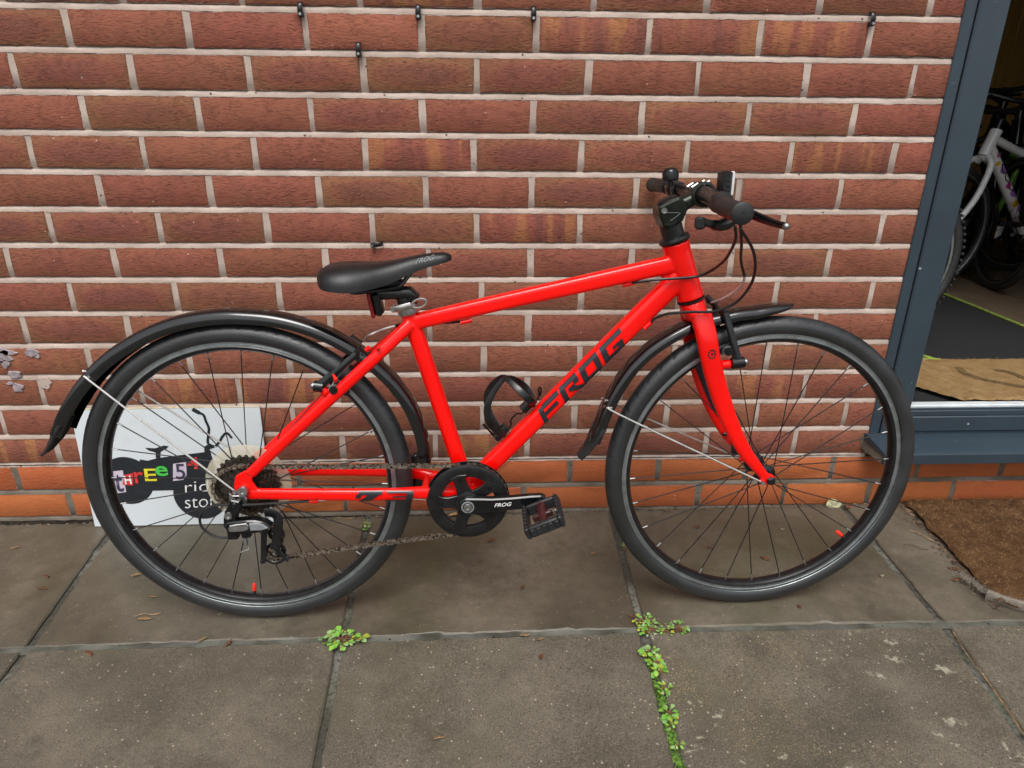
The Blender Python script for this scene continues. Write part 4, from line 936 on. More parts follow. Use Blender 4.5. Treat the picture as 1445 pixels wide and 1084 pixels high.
# cables
def cable(name, pts, r, mat, mi=None, k=6):
    q = MB(); q.sweep(cr(pts, k), r, n=8); return q.build(name, mat, bike)
cable('gear_cable', [(.128, -.047, .279), (.06, -.058, .282), (.01, -.066, .2845), (-.04, -.068, .286), (-.065, -.07, .272), (-.068, -.072, .248), (-.052, -.073, .230), (-.034, -.073, .2235), (-.020, -.073, .224)], .0024, 'cable')
cable('gear_wire', [(.128, -.047, .279), (.25, -.040, .2775), (.36, -.028, .262)], .0008, 'steel', k=2)
cable('gear_wire', [(.7285, -.013, .586), (.463, -.011, .309)], .0005, 'dark_steel', k=2)
cable('rear_brake_cable', [(.810, -.165, .770), (.818, -.15, .748), (.828, -.09, .712), (.821, -.045, .687), (.806, -.028, .676), (.775, -.024, .6725), (.74, -.020, .670), (.700, -.006, .6625)], .0024, 'cable')
cable('front_brake_cable', [(.815, -.17, .775), (.838, -.125, .742), (.862, -.07, .708), (.881, -.045, .679)], .0024, 'cable')
cable('front_noodle', [(.881, -.045, .679), (.8835, -.035, .665), (.876, -.015, .645), (.862, .005, .629), (.850, .022, .620)], .0022, 'bright_wire')
cable('shifter_cable', [(.814, -.175, .768), (.846, -.15, .735), (.866, -.12, .701), (.873, -.09, .669), (.861, -.07, .639), (.832, -.058, .622), (.795, -.045, .6185), (.760, -.035, .614), (.742, -.020, .603), (.7345, -.013, .5925)], .0024, 'cable')
cable('rear_brake_outer', [(.405, .002, .597), (.36, .012, .592), (.325, .0215, .589), (.300, .022, .590), (.286, .012, .5885)], .0024, 'cable')
cable('rear_noodle', [(.286, .012, .5885), (.267, .004, .585), (.248, -.010, .580), (.236, .004, .571), (.228, .016, .560)], .0021, 'bright_wire')
cable('rear_brake_wire', [(.228, -.012, .548), (.205, -.030, .527), (.190, -.038, .512), (.172, -.043, .489)], .0009, 'steel')

# V-brakes
def vbrake(name, boss, top, pad, lat, parent, ua):
    v = empty(name, (boss[0], 0, boss[2]), parent); O = Vector((boss[0], 0, boss[2]))
    for sg in (-1, 1):
        q = MB(); b0 = Vector((boss[0], sg*(lat+.008), boss[2])); t0 = Vector((top[0], sg*lat*.75, top[2]))
        q.v = []; q.sweep([b0-O, b0.lerp(t0, .4)+Vector((0, sg*.003, 0))-O, t0-O], [.0085, .0062, .0058], [.006, .0055, .005], side=(0, 1, 0), n=10, power=3)
        q.cyl(b0-O-Vector(ua)*.012, b0-O+Vector(ua)*.012, .0098, n=16)
        q.build('brake_arm', 'black_gloss', v)
        q = MB(); q.ball(b0-O+Vector(ua)*.0145, .0062, 12); q.build('arm_bolt', 'alu', v)
        pv = Vector((pad[0], sg*.0185, pad[2])); q = MB(); td = Vector((-(pad[2]-pad[4]), 0, pad[0]-pad[3])).normalized()
        q.sweep([pv-td*.026-O, pv-td*.022-O, pv+td*.022-O, pv+td*.026-O], [.003, .0062, .0062, .003], [.004, .0065, .0065, .004], side=(0, 1, 0), n=10, power=3); q.build('brake_pad', 'black_rubber', v)
        q = MB(); q.lathe([(.0, .012), (.0035, .012), (.0035, .009), (.0072, .009), (.0072, .002), (.009, .002), (.009, -.004)], (pv.x-O.x, sg*(lat+.004), pv.z-O.z), (0, sg, 0), n=16, mats=[0, 0, 0, 0, 1, 1]); q.build('pad_nut', ['black_satin', 'alu'], v)
    q = MB(); t1 = Vector((top[0], -.022, top[2]))-O; t2 = Vector((top[0], .024, top[2]))-O
    q.sweep([t2+Vector((.000, 0, .004)), t2+Vector((-.012, .0, .012)), t2+Vector((-.018, 0, .020))], [.006, .0065, .005], n=10); q.build('noodle_holder', 'black_satin', v); q = MB(); q.box(t1+Vector((-.005, -.008, -.008)), t1+Vector((.005, .006, .006)), bev=.0015); q.build('link', 'black_satin', v)
    q = MB(); q.cyl(t1, t2, .0009, n=6); q.sweep([t1+Vector((0, .008, 0)), t1+Vector((0, .03, 0))], [.0034, .0028], n=8, mi=1); q.build('boot', ['steel', 'black_rubber'], v)
    return v
vbrake('rear_brake', (.157, 0, .497), (.222, 0, .549), (.182, 0, .491, HR[0], HR[2]), .036, bike, (-.64, 0, .1))
vbrake('front_brake', (.886, 0, .5265), (.862, 0, .612), (.8665, 0, .548, HF[0], HF[2]), .036, bike, (.9, 0, .1))
q = MB(); q.sweep([(.186, -.044, .506), (.1875, -.048, .512), (.1845, -.049, .520)], [.0032, .0036, .0018], n=8); q.build('wire_end_cap', 'red_rubber', bike)

# mudguards
def mudguard(name, c, tab, a0, a1, w_tab, d_tab, n=70):
    q = MB(); th = .0016; K = 17; vs = []
    for i in range(n+1):
        a = a0+(a1-a0)*i/n; r = lerp(tab, a); w = lerp(w_tab, a); dd = lerp(d_tab, a); ca, sa = math.cos(R(a)), math.sin(R(a)); sec = []
        for j in range(K):
            th_ = math.pi*(1-j/(K-1)); c_, s_ = math.cos(th_), math.sin(th_); sec.append((w*math.copysign(abs(c_)**.62, c_), r-dd+dd*abs(s_)**.62))
        sec += [(y*.985, rr-th) for y, rr in sec[::-1]]
        for y, rr in sec: vs.append((c[0]+rr*ca, y, c[2]+rr*sa))
    k = 2*K; fs = [(i*k+j, i*k+(j+1) % k, (i+1)*k+(j+1) % k, (i+1)*k+j) for i in range(n) for j in range(k)]+[tuple(range(k))[::-1], tuple(range(n*k, n*k+k))]
    q.add(vs, fs); return q.build(name, 'guard', bike, sharp=50)
RT = [(5, .338), (17, .344), (26, .3465), (35, .3455), (45, .341), (56, .337), (69, .332), (83, .3265), (98, .3255), (114, .327), (123, .3285), (132, .3325), (141, .337), (150, .343), (159, .3505), (165, .356), (169, .366), (170.5, .374)]
rg = mudguard('rear_mudguard', HR, RT, 5.5, 162, [(5, .021), (10, .0235), (150, .0235), (165, .0235)], [(0, .019), (60, .019), (110, .023), (150, .026), (165, .024)])
FT = [(84, .324), (87.4, .3225), (99, .3215), (108, .327), (116, .334), (123, .339), (134, .3445), (141, .3455), (148, .3435), (155, .341), (162, .340), (170, .344)]
fg = mudguard('front_mudguard', HF, FT, 86.2, 168, [(86, .007), (87.5, .014), (90, .0195), (95, .0225), (166, .0235)], [(86, .002), (88, .007), (92, .012), (98, .0165), (166, .018)])
def flap(name, c, tab, a0, a1, w0, w1, par, thick=.0035, dr=.0):
    q = MB(); vs = []; n = 10; K = 9
    for i in range(n+1):
        a = a0+(a1-a0)*i/n; r = lerp(tab, a)+dr; w = w0+(w1-w0)*(i/n)**1.6; ca, sa = math.cos(R(a)), math.sin(R(a)); dd = .018*(1-.75*i/n); sec = []
        for j in range(K): y = -1+2*j/(K-1); sec.append((y*w, r-dd*abs(y)**2.2+.0008))
        sec += [(y*.97, rr-thick) for y, rr in sec[::-1]]
        for y, rr in sec: vs.append((c[0]+rr*ca, y, c[2]+rr*sa))
    k = 2*K; fs = [(i*k+j, i*k+(j+1) % k, (i+1)*k+(j+1) % k, (i+1)*k+j) for i in range(n) for j in range(k)]+[tuple(range(k))[::-1], tuple(range(n*k, n*k+k))]
    q.add(vs, fs); return q.build(name, 'black_rubber', par, sharp=50)
flap('flap', HR, RT, 158, 170.3, .0265, .009, rg); FT2 = [(160, .3405), (166, .3415), (170, .3455), (173, .352), (174.6, .357)]
flap('flap', HF, FT2, 162.5, 174.2, .0262, .020, fg)
def stay(par, gpos, axle, lat):
    q = MB()
    for sg in (-1, 1):
        q.sweep(cr([(gpos[0], sg*.010, gpos[1]+.002), (gpos[0]+.006, sg*.0225, gpos[1]-.004), (gpos[0]+.020, sg*.0285, gpos[1]-.016), (axle[0], sg*lat, axle[1])], 5), .0017, n=8)
    q.build('stay', 'bright_wire', par)
    q = MB(); 
    for dz in (-.006, .006): q.lathe([(.0, .005), (.003, .005), (.0038, .003), (.0038, 0)], (gpos[0]-.004, -.012, gpos[1]+dz), (-.8, -.5, .4), n=10)
    q.build('stay_clip', 'steel', par)
    q = MB(); q.lathe([(.0, .001), (.0018, .001), (.0022, .003), (.0040, .003), (.0044, 0)], (axle[0], -lat-.002, axle[1]), (0, -1, 0), n=14); q.build('stay_bolt', 'alu', par)
stay(rg, (-.2425, .5150), (-.006, .3065), .056); stay(fg, (.6660, .4430), (.9535, .2965), .0525)
q = MB(); q.cyl((.9435, .040, .334), (.952, .036, .330), .004, n=8); q.box((.905, .035, .352), (.935, .041, .360), bev=.002); q.box((.925, .030, .315), (.945, .040, .345), bev=.003); q.build('lamp_bracket', 'black_satin', bike)

# saddle and post
seat = empty('saddle', (.285, 0, .66), bike); so_ = Vector((.285, 0, .66))
sec = [(.166, .020, .688, .678), (.170, .036, .6925, .6715), (.180, .054, .698, .6655), (.198, .0635, .7015, .6625), (.222, .0645, .7025, .661), (.247, .056, .7020, .6625), (.272, .043, .7030, .6665), (.297, .032, .7065, .674), (.322, .0245, .7115, .6845), (.347, .0205, .7155, .6935), (.368, .0180, .7175, .6990), (.382, .0140, .7165, .7025), (.390, .0070, .7125, .7055)]
P = [Vector((a, b_, c)) for a, b_, c, d in sec]; Q = [Vector((a, d, 0)) for a, b_, c, d in sec]; P = cr(P, 4); Q = cr(Q, 4); q = MB(); vs = []; K = 22
for p, e in zip(P, Q):
    x, w, zt = p; zb = e.y
    for j in range(K):
        a = math.pi*(j/(K-1)); y = -math.cos(a)
        wy = w*math.copysign(abs(y)**.75, y); hz = zb+(zt-zb)*(math.sin(a)**.8); gr = .0035*math.exp(-(wy/.009)**2)*max(0, min(1, (.33-x)/.1))
        vs.append((x, wy, hz-gr))
    for j in range(1, 7): vs.append((x, w*.93*(1-2*j/7), zb+.004))
k = K+6; n = len(P)-1
fs = [(i*k+j, (i+1)*k+j, (i+1)*k+(j+1) % k, i*k+(j+1) % k) for i in range(n) for j in range(k)]+[tuple(range(k)), tuple(range(n*k, n*k+k))[::-1]]
q.add([tuple(Vector(v)-so_) for v in vs], fs); q.build('cushion', 'leather', seat, sharp=60)
me = fit_text(text_mesh('FROG', .01, 'grey_print', shear=.4), .331, .3625, .0, .0075, lambda x, z, e: Vector((x, -.0186-.0012*((x-.331)/.03)*-1-.0018+(.0012 if z > .004 else 0), .7005+z+(x-.331)*.22+.0005))-so_)
for v in me.vertices:       # wrap the print on the saddle's flank
    x = v.co.x+so_.x; w = lerp([(s_[0], s_[1]) for s_ in sec], x); zt = lerp([(s_[0], s_[2]) for s_ in sec], x); zb = lerp([(s_[0], s_[3]) for s_ in sec], x); z = min(zt-.0005, v.co.z+so_.z)
    sn = max(0, min(1, (z-zb)/(zt-zb)))**(1/.8); cs_ = math.sqrt(max(0, 1-sn*sn)); v.co.y = -(w*cs_**.75)-.0009
link('saddle_lettering', me, seat)
for sg in (-1, 1):
    q = MB(); q.sweep(cr([Vector(p)-so_ for p in [(.205, sg*.020, .668), (.222, sg*.022, .655), (.245, sg*.022, .6555), (.293, sg*.022, .6620), (.306, sg*.021, .6675), (.326, sg*.014, .690), (.340, sg*.010, .699)]], 5), .0034, n=10); q.build('rail', 'black_gloss', seat)
q = MB(); q.box((-.055, -.012, -.007), (.02, .012, .014), bev=.003); q.build('rail_clamp', 'black_satin', seat)
post = MB(); post.cyl((.3135, 0, .612), (.3020, 0, .6535), .0135, n=24); post.sweep([(.262, 0, .6505), (.270, 0, .6500), (.318, 0, .6500), (.323, 0, .6455), (.318, 0, .634)], [.008, .0115, .0100, .0105, .012], [.015, .017, .017, .016, .0135], side=(0, 1, 0), n=14, power=3); post.build('seat_post', 'black_satin', bike)
q = MB(); q.lathe([(.0150, -.008), (.0195, -.008), (.0202, -.006), (.0202, .006), (.0195, .008), (.0138, .008)], (.3125, 0, .6215), (-.268, 0, .963), n=32); cl = q.build('seat_clamp', 'alu', bike)
q = MB(); q.sweep(cr([(.286, -.016, .6235), (.300, -.0225, .6265), (.320, -.0235, .6315)], 5), .0058, .0014, side=(0, 1, 0), n=8)
ring = [(.3335+.0125*math.cos(R(a)), -.022, .6345+.0075*math.sin(R(a))+.0028*math.cos(R(a))) for a in range(0, 360, 20)]; q.sweep(ring, .0022, .0012, side=(0, 1, 0), n=8, closed=True); q.cyl((.289, -.020, .624), (.289, .012, .624), .0048, n=12); q.build('quick_release', 'steel', cl)
rl = empty('rear_light', (.257, -.006, .632), bike)
q = MB(); q.box((-.0035, -.014, -.021), (.0125, .014, .021), bev=.005); q.build('housing', 'black_gloss', rl).rotation_euler = (0, R(-9), 0)
q = MB(); q.box((-.0092, -.0140, -.0225), (-.0025, .0140, .0215), bev=.0018); q.build('lens', 'red_lens', rl).rotation_euler = (0, R(-9), 0)
q = MB(); q.sweep([(.002, 0, .018), (.006, 0, .030)], .007, n=12); q.build('bracket', 'black_satin', rl)

# headset, stem, bar
q = MB(); ax = (-.325, 0, .9457)
q.lathe([(.012, 0), (.0262, 0), (.0268, .003), (.0255, .0075), (.0185, .0095), (.0185, .034)], (.7715, 0, .7325), ax, n=36)
for hh in (.0155, .0225, .0295): q.lathe([(.0182, hh-.0032), (.0190, hh-.0028), (.0190, hh+.0028), (.0182, hh+.0032)], (.7715, 0, .7325), ax, n=36)
q.build('headset', 'black_satin', bike, sharp=25)
st = empty('stem', (.757, 0, .785), bike); s0 = Vector((.757, 0, .785))
BC = Vector((.8095, 0, .809))
q = MB(); q.plate([tuple((Vector(p)-Vector((s0.x, s0.z)))) for p in [(.735, .790), (.741, .7935), (.757, .802), (.768, .806), (.783, .796), (.782, .780), (.777, .768), (.766, .760), (.752, .7555), (.744, .7575), (.741, .766), (.7365, .776)]], -.0225, .0225, bev=.004)
q.sweep([Vector((.765, 0, .784))-s0, Vector((.782, 0, .795))-s0, Vector((.800, 0, .804))-s0], [.0165, .0125, .0120], [.0205, .0170, .0190], side=(0, 1, 0), n=18, power=2.6)
q.lathe([(.0165, -.0215), (.0205, -.0205), (.0210, -.018), (.0210, .018), (.0205, .0205), (.0165, .0215)], BC-s0, (0, 1, 0), n=30); q.build('stem_body', 'green_black', st, sharp=30)
for yy in (-.013, .013):
    q = MB()
    for dx, dz in ((-.013, .0150), (.006, .0190)): q.sweep([BC-s0+Vector((dx-.007, yy, dz-.004)), BC-s0+Vector((dx+.003, yy, dz+.002))], .0030, n=10)
    q.build('faceplate_bolt', 'alu', st)
q = MB(); q.lathe([(.0, .001), (.0022, .001), (.0026, .0025), (.0048, .0025), (.0052, 0)], Vector((.7435, -.0225, .784))-s0, (0, -1, 0), n=16); q.build('adjust_bolt', 'alu', st)
q = MB(); q.lathe([(.0, .006), (.012, .006), (.017, .003), (.0175, 0)], Vector((.7535, 0, .7985))-s0, (-.4, 0, .92), n=24); q.build('top_cap', 'black_satin', st)
q = MB()
for pts in ([(.748, -.0229, .781), (.762, -.0229, .781), (.769, -.0229, .7805)], [(.755, -.0229, .768), (.765, -.0229, .775), (.771, -.0229, .780)]): q.sweep([Vector(p)-s0 for p in pts], .0004, n=4)
q.build('stem_line', 'grey_print', st)
bar = empty('handlebar', BC, bike)
bp_ = cr([(-.040, -.285, -.0125), (-.033, -.22, -.010), (-.020, -.13, -.006), (-.004, -.05, -.0005), (0, 0, 0), (.001, .05, .001), (-.001, .13, .005), (-.003, .22, .008), (-.004, .30, .0085)], 6)
q = MB(); q.sweep(bp_, [lerp([(0, .0098), (.3, .0100), (.42, .0145), (.58, .0145), (.7, .0100), (1, .0098)], i/(len(bp_)-1)) for i in range(len(bp_))], n=18); q.build('bar', 'black_satin', bar)
def grip(pts, nm='grip'):
    q = MB(); P = cr(pts, 8); n_ = len(P); q.sweep(P, [.0136 if i in (0, 1, n_-1, n_-2) else (.0128+.0003*(i % 2)) for i in range(n_)], n=26)
    o = q.build(nm, 'black_rubber', bar, sharp=40)
    d = (P[0]-P[1]).normalized(); q = MB(); q.lathe([(.0, .0018), (.0018, .0018), (.0020, .0035), (.0120, .0035), (.0142, .002), (.0142, -.003)], P[0], d, n=28); q.lathe([(.0, .0025), (.0020, .0025)], P[0], d, n=12, mi=1); q.build('end_cap', ['black_rubber', 'decal_black'], bar)
    return o
grip([(-.0405, -.290, -.0127), (-.037, -.25, -.0112), (-.031, -.205, -.0095), (-.0265, -.180, -.0082)]); grip([(-.004, .305, .0085), (-.0035, .26, .0082), (-.003, .22, .008), (-.0025, .195, .0073)])
for sg, cx, cz in ((-1, -.021, -.006), (1, -.001, .005)):
    y0 = sg*.158; lv = empty('brake_lever', BC+Vector((cx, y0, cz)), bike)
    q = MB(); q.lathe([(.0105, -.010), (.0155, -.009), (.0160, 0), (.0155, .009), (.0105, .010)], (0, 0, 0), (0, 1, 0), n=20); q.sweep(cr([(.008, 0, -.008), (.018, -sg*.004, -.012), (.026, -sg*.010, -.016), (.030, -sg*.020, -.018)], 4), [.010]+[.0095]*11+[.008], [.007]*13, n=10); q.build('clamp', 'black_satin', lv)
    q = MB(); pl = cr([(.024, sg*.000, -.012), (.034, sg*.020, -.014), (.042, sg*.045, -.019), (.050, sg*.075, -.024), (.056, sg*.095, -.026)], 5); q.sweep(pl, [lerp([(0, .0065), (.4, .0070), (.8, .0050), (1, .0050)], i/(len(pl)-1)) for i in range(len(pl))], [.0042]*len(pl), side=(0, sg*.2, 1) if False else (1, 0, 0), n=10); q.build('lever_blade', 'black_gloss', lv)
    q = MB(); q.ball(tuple(pl[-1]), .0050, 12); q.build('lever_tip', 'alu', lv)
sh = empty('gear_shifter', BC+Vector((-.024, -.150, -.010)), bike)
q = MB(); q.sweep(cr([(-.010, -.012, -.026), (.004, -.008, -.028), (.018, -.004, -.024), (.026, 0, -.016)], 4), [.005, .007, .008, .008, .0085, .0085, .009, .009, .009, .009, .008, .007, .006], .012, n=10); q.build('pod', 'black_satin', sh)
q = MB(); q.box((-.034, -.020, -.033), (-.020, -.006, -.015), bev=.003); q.sweep([(-.024, -.012, -.022), (-.008, -.010, -.026)], [.006, .0055], n=10); q.build('thumb_lever', 'black_rubber', sh)
bl = empty('bell', BC+Vector((-.014, .125, .012)), bike)
q = MB(); q.lathe([(.0, .0175), (.006, .0172), (.0110, .0150), (.0142, .0105), (.0152, .004), (.0152, -.004), (.0135, -.006), (.0, -.006)], (-.004, 0, .014), (-.05, 0, 1), n=28); q.build('dome', 'black_gloss', bl)
q = MB(); q.cyl((-.002, 0, -.004), (-.004, 0, .010), .005, n=10); q.lathe([(.0105, -.0065), (.0145, -.006), (.0145, .006), (.0105, .0065)], (.012, 0, -.008), (0, 1, 0), n=18); q.sweep([(.004, -.006, .0), (.010, -.016, .001), (.014, -.020, .0)], .0025, n=8); q.build('bracket', 'black_satin', bl)
fl_ = empty('front_light', BC+Vector((.052, .030, .015)), bike)
q = MB(); q.box((-.0115, -.015, -.019), (.006, .015, .022), bev=.003)
for zz in (-.009, -.001, .007): q.box((-.006, -.0162, zz-.0015), (.003, -.0150, zz+.0015), bev=.0004)
q.build('housing', 'black_satin', fl_)
q = MB(); q.box((.0062, -.0145, -.0185), (.0100, .0145, .0215), bev=.0018); q.build('lens', 'clear_lens', fl_)
q = MB(); q.box((-.030, -.008, -.019), (-.010, .008, -.009), bev=.002); q.lathe([(.0155, -.008), (.0185, -.007), (.0185, .007), (.0155, .008)], (-.052, 0, -.015), (0, 1, 0), n=24); q.sweep([(-.036, 0, -.012), (-.026, 0, -.014)], .006, n=8); q.build('bracket', 'black_satin', fl_)

# bottle cage
cg = empty('bottle_cage', (.50, 0, .405), bike); c0 = Vector((.50, 0, .405))
def band(pts, w, th=.0016): q.sweep(cr([Vector(p)-c0 for p in pts], 6), th, w, n=10, power=3)
q = MB()
for sg in (-1, 1):
    P = cr([Vector(p)-c0 for p in [(.479, sg*.006, .384), (.463, sg*.018, .396), (.449, sg*.030, .420), (.446, sg*.032, .447), (.457, sg*.024, .472), (.472, sg*.012, .489), (.482, 0, .4945)]], 6)
    q.sweep(P, [lerp([(0, .006), (.5, .0065), (1, .0045)], i/(len(P)-1)) for i in range(len(P))], .0016, side=(.3, sg*.95, .1), n=10, power=3)
    P = cr([Vector(p)-c0 for p in [(.478, 0, .494), (.490, sg*.016, .488), (.505, sg*.029, .476), (.520, sg*.030, .462), (.528, sg*.018, .449), (.526, sg*.006, .437)]], 6)
    q.sweep(P, [lerp([(0, .0045), (.6, .0070), (1, .0075)], i/(len(P)-1)) for i in range(len(P))], .0016, side=(.3, sg*.95, .1), n=10, power=3)
q.build('hoop', 'black_satin', cg)
q = MB()
for (a, c_) in (((.467, .370), (.488, .392)), ((.517, .424), (.538, .446))):
    q = MB(); A = Vector((a[0], 0, a[1]))-c0; B = Vector((c_[0], 0, c_[1]))-c0; q.sweep([A+Vector((-.006, 0, .006)), B+Vector((-.006, 0, .006))], .0085, .0095, side=(0, 1, 0), n=10, power=4); q.build('mount', 'black_satin', cg)
q = MB(); W_ = lambda pts: q.sweep(cr([Vector(p)-c0 for p in pts], 4), .0017, n=6)
W_([(.486, -.004, .396), (.490, -.004, .404), (.489, -.004, .412), (.500, -.004, .424), (.508, -.004, .424), (.514, -.004, .428), (.519, -.004, .428)])
W_([(.538, -.003, .450), (.541, -.003, .462), (.5395, -.003, .470), (.5425, -.003, .474), (.5445, -.003, .468), (.543, -.003, .458)])
W_([(.466, -.006, .376), (.452, -.006, .390), (.440, -.006, .402), (.4385, -.006, .405), (.442, -.006, .402), (.456, -.006, .383), (.464, -.006, .372)]); q.build('spring_wire', 'black_gloss', cg)

# ------------------------------------------------------------------ shop sign board leaning behind the rear wheel
sg_ = empty('sign_board', (-.168, -.026, gz(-.1)+.001)); sg_.rotation_euler = (-math.atan2(.020, .305), R(-.35), 0)
tag(sg_, 'white sign board with black bicycle logo and coloured letters, behind the rear wheel', 'sign')
BX, BZ = -.168, -.006
q = MB(); q.box((0, 0, 0), (.436, .004, .306), bev=.0006); q.build('board', 'board', sg_)
q = MB(); q.box((.0, -.0006, .3062), (.436, .0040, .3078)); q.build('edge_tape', 'board_edge', sg_)
def art(name, mat, poly, lay_): q = MB(); q.plate([(x-BX, z-BZ) for x, z in poly], -.0004-.0003*lay_, -.0001); return q.build(name, mat, sg_)
def ell(cx, cz, r, n=40): return [(cx+r*math.cos(2*math.pi*i/n), cz+r*math.sin(2*math.pi*i/n)) for i in range(n)]
art('logo_wheel', 'print_black', ell(-.0685, .1165, .0625), 0); art('logo_wheel', 'print_black', ell(.1000, .0745, .0650), 0)
art('logo_frame', 'print_black', [(-.03, .172), (-.0113, .1683), (.0148, .1751), (.1249, .1878), (.1263, .2019), (.1380, .2090), (.1520, .2000), (.1380, .1950), (.1457, .1469), (.13, .10), (.1008, .0891), (-.0305, .0888)], 1)
art('logo_saddle', 'print_black', [(-.0121, .2014), (.0112, .2001), (.033, .2068), (.0433, .2044), (.0370, .1985), (.0226, .1906), (.0190, .1751), (.0086, .1752), (.0104, .1893), (-.0040, .1942)], 1)
for pts, w in (([(.1125, .2975), (.1248, .2893), (.1359, .2824), (.1394, .2665), (.1437, .2495), (.1400, .230), (.1369, .2111), (.1499, .2016)], .0030), ([(.1530, .2029), (.1640, .214), (.1724, .227), (.1841, .2361), (.1945, .223)], .0028)):
    P = cr([(x-BX, -.0009, z-BZ) for x, z in pts], 6); q = MB(); vs = []
    for i, p in enumerate(P):
        t = (P[min(i+1, len(P)-1)]-P[max(0, i-1)]).normalized(); nn = Vector((-t.z, 0, t.x))*(w*(1.6 if (i < 8 and w > .0029) else 1)); vs += [p+nn, p-nn]
    q.add(vs, [(2*i, 2*i+1, 2*i+3, 2*i+2) for i in range(len(P)-1)]); q.build('logo_handlebar', 'print_black', sg_)
art('letter_tile', 'lilac', [(-.1067, .1411), (-.0741, .1444), (-.0759, .0871), (-.1098, .0818)], 2); art('letter_tile', 'red_print', [(-.0732, .1319), (-.0507, .1364), (-.0558, .1039), (-.0804, .1068)], 3)
art('letter_tile', 'lilac', [(.0468, .1590), (.0785, .1633), (.0745, .1287), (.0652, .1167), (.0400, .1137)], 2)
def word(txt, mat, x0, x1, z0, z1, lay_, sk=0.0, rot=0.0, bold=0.0, shear=0.0, name='letter'):
    me = fit_text(text_mesh(txt, .03, mat, offset=bold, shear=shear, name=name), x0-BX, x1-BX, z0-BZ, z1-BZ, lambda x, z, e: Vector((x+(z-(z0-BZ))*sk, -.0009-.0003*lay_, z+(x-(x0-BX))*rot))); return link(name, me, sg_)
word('t', 'dark_blue', -.1005, -.0795, .0885, .1345, 4, sk=.05, bold=.0003); word('H', 'white', -.0735, -.0575, .1085, .1305, 5, bold=.0008)
word('r', 'red_print', -.0490, -.0275, .1100, .1400, 4, bold=.0004); word('E', 'yellow_print', -.0250, .0030, .1155, .1480, 4, sk=.05, bold=.0004); word('e', 'green_print', .0025, .0325, .1280, .1545, 4, bold=.0006)
word('5', 'dark_blue', .0490, .0715, .1190, .1590, 4, sk=.06, bold=.0002); word('4', 'red_print', .0800, .1075, .1450, .1760, 4, sk=.08, bold=.0010)
word('ride', 'white', .0650, .1500, .0830, .1130, 4, sk=.12, rot=.04, bold=-.0003); word('store', 'white', .0585, .1560, .0400, .0665, 4, sk=.12, rot=.05, bold=-.0003)

